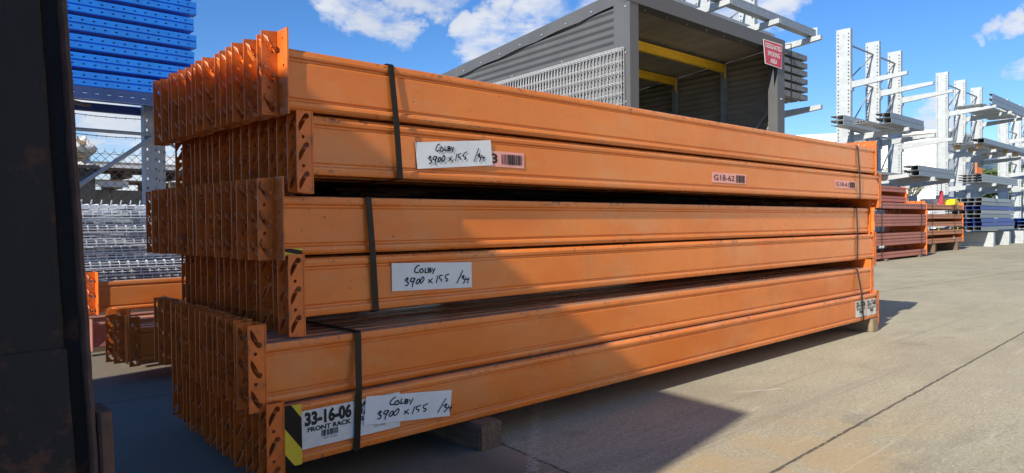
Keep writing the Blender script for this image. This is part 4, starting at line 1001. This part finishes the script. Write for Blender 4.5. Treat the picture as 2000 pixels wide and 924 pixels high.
# piles on the base of rack 2
z = -.29; lay = [('navy','navy'),('navy','blue'),('galv','galv'),('galv_white','galv'),('navy','navy'),('galv','galv'),('galv_white','galv')]
nmz = {'navy': 'blue', 'blue': 'blue', 'galv': 'grey', 'galv_white': 'pale grey'}
mats2 = ['galv','navy','navy','galv','galv_white','navy','galv','galv_white']
ordw = ['lowest','second','third','fourth','fifth','sixth','seventh','topmost']
for r, mk in enumerate(mats2):
    xj = rnd.uniform(-.15,.15)
    bundle(20.6+xj, 23.9+xj, 4.92, -.27+r*.104, 5, 1, .16, .092, M[mk], 'steel_beam', '%s beam, %s layer of the pile below the middle rack' % (nmz[mk], ordw[r]), 'steel beam', '%s layer of the pile at the foot of the middle rack' % ordw[r], .06)
for r, mk in enumerate(['galv','navy','blue']):
    bundle(25.4, 28.9, 4.95, -.27+r*.104, 4, 1, .18, .092, M[mk], 'steel_beam', '%s beam, %s layer of the low pile at right edge' % (nmz[mk], ['lowest','second','topmost'][r]), 'steel beam', '%s layer of the low pile at the right edge' % ['lowest','second','topmost'][r], .06)
# posts standing behind the first rack
for k in range(12):
    o = link('steel_post', MB().prism([(0,0),(.09,0),(.09,.06),(.084,.06),(.084,.006),(.006,.006),(.006,.06),(0,.06)], 0, 1.35, 'z').mesh('steel_post', M['galv'])); o.location = (18.5+k*.26, 6.6+.02*(k % 3), 0); o.rotation_euler = (0, rnd.uniform(-.03,.03), 0)
    tag(o, '%s galvanised post from the left, standing under the first rack' % (ORDN[k]), 'steel post', 'posts standing under the first rack')
t = thing('hanging_bag', (17.55, 4.95, 0), 'small red bag hanging from the lowest arm of the first rack', 'bag')
MB().prism([(-.03,0),(.03,0),(.04,.12),(.035,.34),(0,.38),(-.035,.34),(-.04,.12)], -.03, .03, 'y').build('pouch', M['red_sign'], t).location = (0, 0, .95)
MB().tube((0,0,1.32),(0,0,1.50),.006,6).build('cord', M['black'], t)

# ------------------------------------------------------------------ terracotta and brown beam stacks
def far_stack(x0, x1, yf, zs, nd, mkey, label, group, pitch=.10, h=.10, upfirst=True, zfrom=0):
    protos = {}
    ln = x1-x0
    for r, z in enumerate(zs):
        flip = r % 2 == (0 if upfirst else 1)
        if flip not in protos:
            b = MB().prism([(0,.003),(.003,0),(.05,0),(.05,h),(.003,h),(0,h-.003),(0,h*.66),(.006,h*.62),(.006,h*.38),(0,h*.34)], 0, ln).mesh('body', M[mkey])
            zz = (-.06, h+.012) if flip else (-.012, h+.06)
            e = []
            for s in (0, 1):
                mb = MB(); x = -.005 if s == 0 else ln
                mb.box(x, x+.005, -.006, .056, *zz); xo = (x-.045, x-.0005) if s == 0 else (x+.0055, x+.05)
                mb.box(*xo, .050, .055, *zz) if flip else mb.box(*xo, -.006, -.001, *zz)
                e.append(mb.mesh('end_plate', M['far_orange']))
            protos[flip] = (b, e)
        b, e = protos[flip]
        for d in range(nd):
            lab = '%s beam back, %s layer down, %s' % (ORDN[d], ORDN[r], label.split(' beam of ')[1])
            t = thing('rack_beam', (x0+rnd.uniform(-.02,.02), yf+d*pitch*.58, z+H), lab, 'rack beam', group % ['front', 'inner'][min(d, 1)])
            link('body', b, t); link('end_plate', e[0], t); link('end_plate', e[1], t)
far_stack(12.46, 15.06, 4.50, [.21,.01,-.10,-.32,-.43,-.65], 13, 'terracotta', '%s beam of the terracotta stack just beyond the big stack', '%s beams of the terracotta stack')
far_stack(12.2, 14.93, 4.82, [.535,.35], 8, 'terracotta', '%s beam of the short upper pile behind the terracotta stack', '%s beams of the upper terracotta pile')
far_stack(16.3, 18.95, 4.90, [.24,.03,-.14,-.32,-.50], 13, 'brown', '%s beam of the brown stack with yellow pieces on top', '%s beams of the brown stack', upfirst=False)
for x, y0, y1, z1, lab in ((12.9,4.46,5.26,.034,'terracotta stack, left'),(14.6,4.46,5.26,.034,'terracotta stack, right'),(16.8,4.86,5.4,.175,'brown stack, left'),(18.4,4.86,5.4,.175,'brown stack, right')):
    bearer(x, x+.09, y0, y1, 0, z1, M['timber_dark'], 'timber bearer under the %s' % lab)
def straps(xs, y, z0, z1, what):
    for i, x in enumerate(xs):
        o = MB().box(x-.008, x+.008, y-.012, y-.008, z0+H, z1+H).box(x-.008, x+.008, y-.012, y+.45, z1+H+.0005, z1+H+.003).build('strap', M['black']); tag(o, 'dark strap at the %s end of the %s' % (['left','right'][i], what), 'strap')
straps((12.75,14.75), 4.50, -.65, .31, 'terracotta stack'); straps((16.75,18.3), 4.90, -.5, .34, 'brown stack')
t = thing('yellow_brackets', (18.3, 4.93, .345+H), 'cluster of bright yellow brackets on the right end of the brown stack', 'brackets')
mb = MB()
for q in range(5): mb.box(-.25+q*.13, -.16+q*.13, -.10+.02*q, .08, -.02-.02*q if q > 2 else .0, .10+.02*(q % 2))
mb.build('bracket', M['yellow_bright'], t)
for k, (x, w, m, lab) in enumerate([(17.3,.42,'white','cream block on top of the brown stack, left of the yellow brackets'),(17.85,.36,'pink','pinkish block on top of the brown stack beside the yellow brackets')]):
    t = thing('packing_block', (x, 5.0, .345+H), lab, 'block'); MB().prism([(0,.01),(.02,0),(w-.02,0),(w,.01),(w,.10),(w-.03,.13),(.03,.12),(0,.1)], 0, .3, 'y').build('body', M[m] if m != 'pink' else M['timber_new'], t)
for x, z, m in ((17.15,-.24,'yellow_bright'),(18.2,-.24,'timber_new'),(18.5,-.23,'yellow_bright'),(18.25,-.43,'white'),(16.48,-.22,'white')):
    o = link('small_sticker', MB().box(0,.07,-.0015,0,0,.06).mesh('small_sticker', M[m])); o.location = (x, 4.8985, z+H); tag(o, {17.15:'small yellow sticker left of centre',18.2:'small tan sticker right of centre',18.5:'small yellow sticker near the right end',18.25:'lowest small white sticker',16.48:'small white sticker at the left end'}[x]+' on the brown stack', 'sticker', 'small stickers on the brown stack')

# ------------------------------------------------------------------ warehouse beyond the yard
t = thing('warehouse', (45, 12.6, 0), 'large white clad warehouse beyond the cantilever racks', 'building')
mb = MB(); h = 5.62
n = 90
vs = []; fs = []
for k in range(n+1):
    y = 30*k/n; vs += [(-.0+.03*(k % 2), y, 0), (.03*(k % 2), y, h)]
for k in range(n): fs.append((2*k, 2*k+1, 2*k+3, 2*k+2))
mb.add(vs, fs).build('wall', M['cladding'], t)
mb = MB(); mb.box(.04, 45, 0, .2, 3.9, h); mb.box(.04, 7.0, 0, .2, 0, 3.9); mb.box(13, 16.5, 0, .2, 0, 3.9); mb.box(24, 45, 0, .2, 0, 3.9); mb.build('wall', M['cladding'], t)
mb = MB(); mb.box(7.0, 13, .5, .6, 0, 3.9); mb.box(16.5, 24, .5, .6, 0, 3.9); mb.build('door', M['darkgap'], t)
mb = MB(); mb.add([(-.4,-.5,h),(45,-.5,h),(45,30,h),(-.4,30,h),(-.4,-.5,h+.12),(45,-.5,h+.12),(45,15,h+1.2),(-.4,15,h+1.0),(45,30,h+.12),(-.4,30,h+.12)],[(0,1,2,3),(4,5,6,7),(7,6,8,9),(0,1,5,4),(0,4,7,9,3),(1,2,8,6,5)]); mb.build('roof', M['cladding'], t)
mb = MB(); mb.box(.05, 5, -.06, -.02, 1.9, 2.0); mb.box(1.2, 1.5, -.07, -.065, 3.1, 3.6); mb.build('trim', M['darkblue'], t)

t = thing('bounce_wall', (3.5, -9.5, 0), 'added unseen cream bounce wall, right of and behind the camera, warming the beams', 'building')  # unseen block added to bounce warm sunlight onto the shaded beam faces
t.rotation_euler = (0, 0, math.atan2(.8, .6))
mb = MB(); n = 240; vs = []; fs = []
for k in range(n+1): vs += [(12*k/n, -.02*(k % 2), 0), (12*k/n, -.02*(k % 2), 6.5)]
for k in range(n): fs.append((2*k, 2*k+1, 2*k+3, 2*k+2))
M['cream'] = mat('cream_bounce_surface', (.78, .66, .50), .6, var=.06, scale=.5)
mb.add(vs, fs).box(.0, 12, -10, -.03, 0, 6.5).build('wall', M['cream'], t)
MB().box(-.2, 12.2, -10.2, .15, 6.505, 6.7).build('roof', M['galv'], t)
MB().box(2.0, 5.2, .01, .05, 0, 4.2).build('door', M['galv_white'], t)
# ------------------------------------------------------------------ trees
def tree(x, y, h, r, m, label, dens=1500, leaf=.16, seed=1, sparse=.5):
    rr = random.Random(seed); t = thing('gum_tree' if m == 'leaf_grey' else 'leafy_tree', (x, y, 0), label, 'tree', None)
    mb = MB(); mb.tube((0,0,0), (.1,.05,h*.45), .16, 8, .10); tips = []
    for k in range(11):
        a = rr.uniform(0, 6.28); l = rr.uniform(.5, 1)*r; z0_ = h*rr.uniform(.28, .5)
        p = Vector((.1*z0_/h, .05, z0_)); q = p+Vector((math.cos(a)*l*.6, math.sin(a)*l*.6, h*rr.uniform(.15,.35))); mb.tube(p, q, .06, 6, .03)
        for s in range(3):
            q2 = q+Vector((rr.uniform(-.4,.4)*r, rr.uniform(-.4,.4)*r, rr.uniform(.05,.22)*h)); mb.tube(q, q2, .028, 5, .008); tips.append(q2); tips.append((q+q2)/2)
    mb.build('trunk', M['bark'], t)
    mb = MB()
    for k in range(dens):
        c = rr.choice(tips)+Vector((rr.gauss(0,1), rr.gauss(0,1), rr.gauss(0,.7)))*r*.16
        a = Vector((rr.gauss(0,1), rr.gauss(0,1), rr.gauss(0,1))).normalized(); b = a.orthogonal().normalized(); s = leaf*rr.uniform(.5,1.2)
        mb.add([c-a*s, c+b*s*.35, c+a*s, c-b*s*.35], [(0,1,2,3)])
    me = bpy.data.meshes.new('crown'); me.from_pydata(mb.v, [], mb.f); me.materials.append(M[m]); link('crown', me, t)
tree(40, 15.2, 4.3, 1.9, 'leaf_grey', 'sparse grey green gum tree in front of the white warehouse, nearer the big stack', 4200, .06, 3)
tree(41.5, 13.3, 4.1, 1.7, 'leaf_grey', 'sparse grey green gum tree before the warehouse, between two rack columns', 3800, .06, 5)
tree(53, 11.4, 4.0, 2.4, 'leaf', 'dense green bush like tree beside the dark warehouse doorway', 5200, .22, 8)
tree(62, 11.0, 4.4, 2.4, 'leaf', 'dense green tree furthest away at the right edge', 3600, .22, 9)
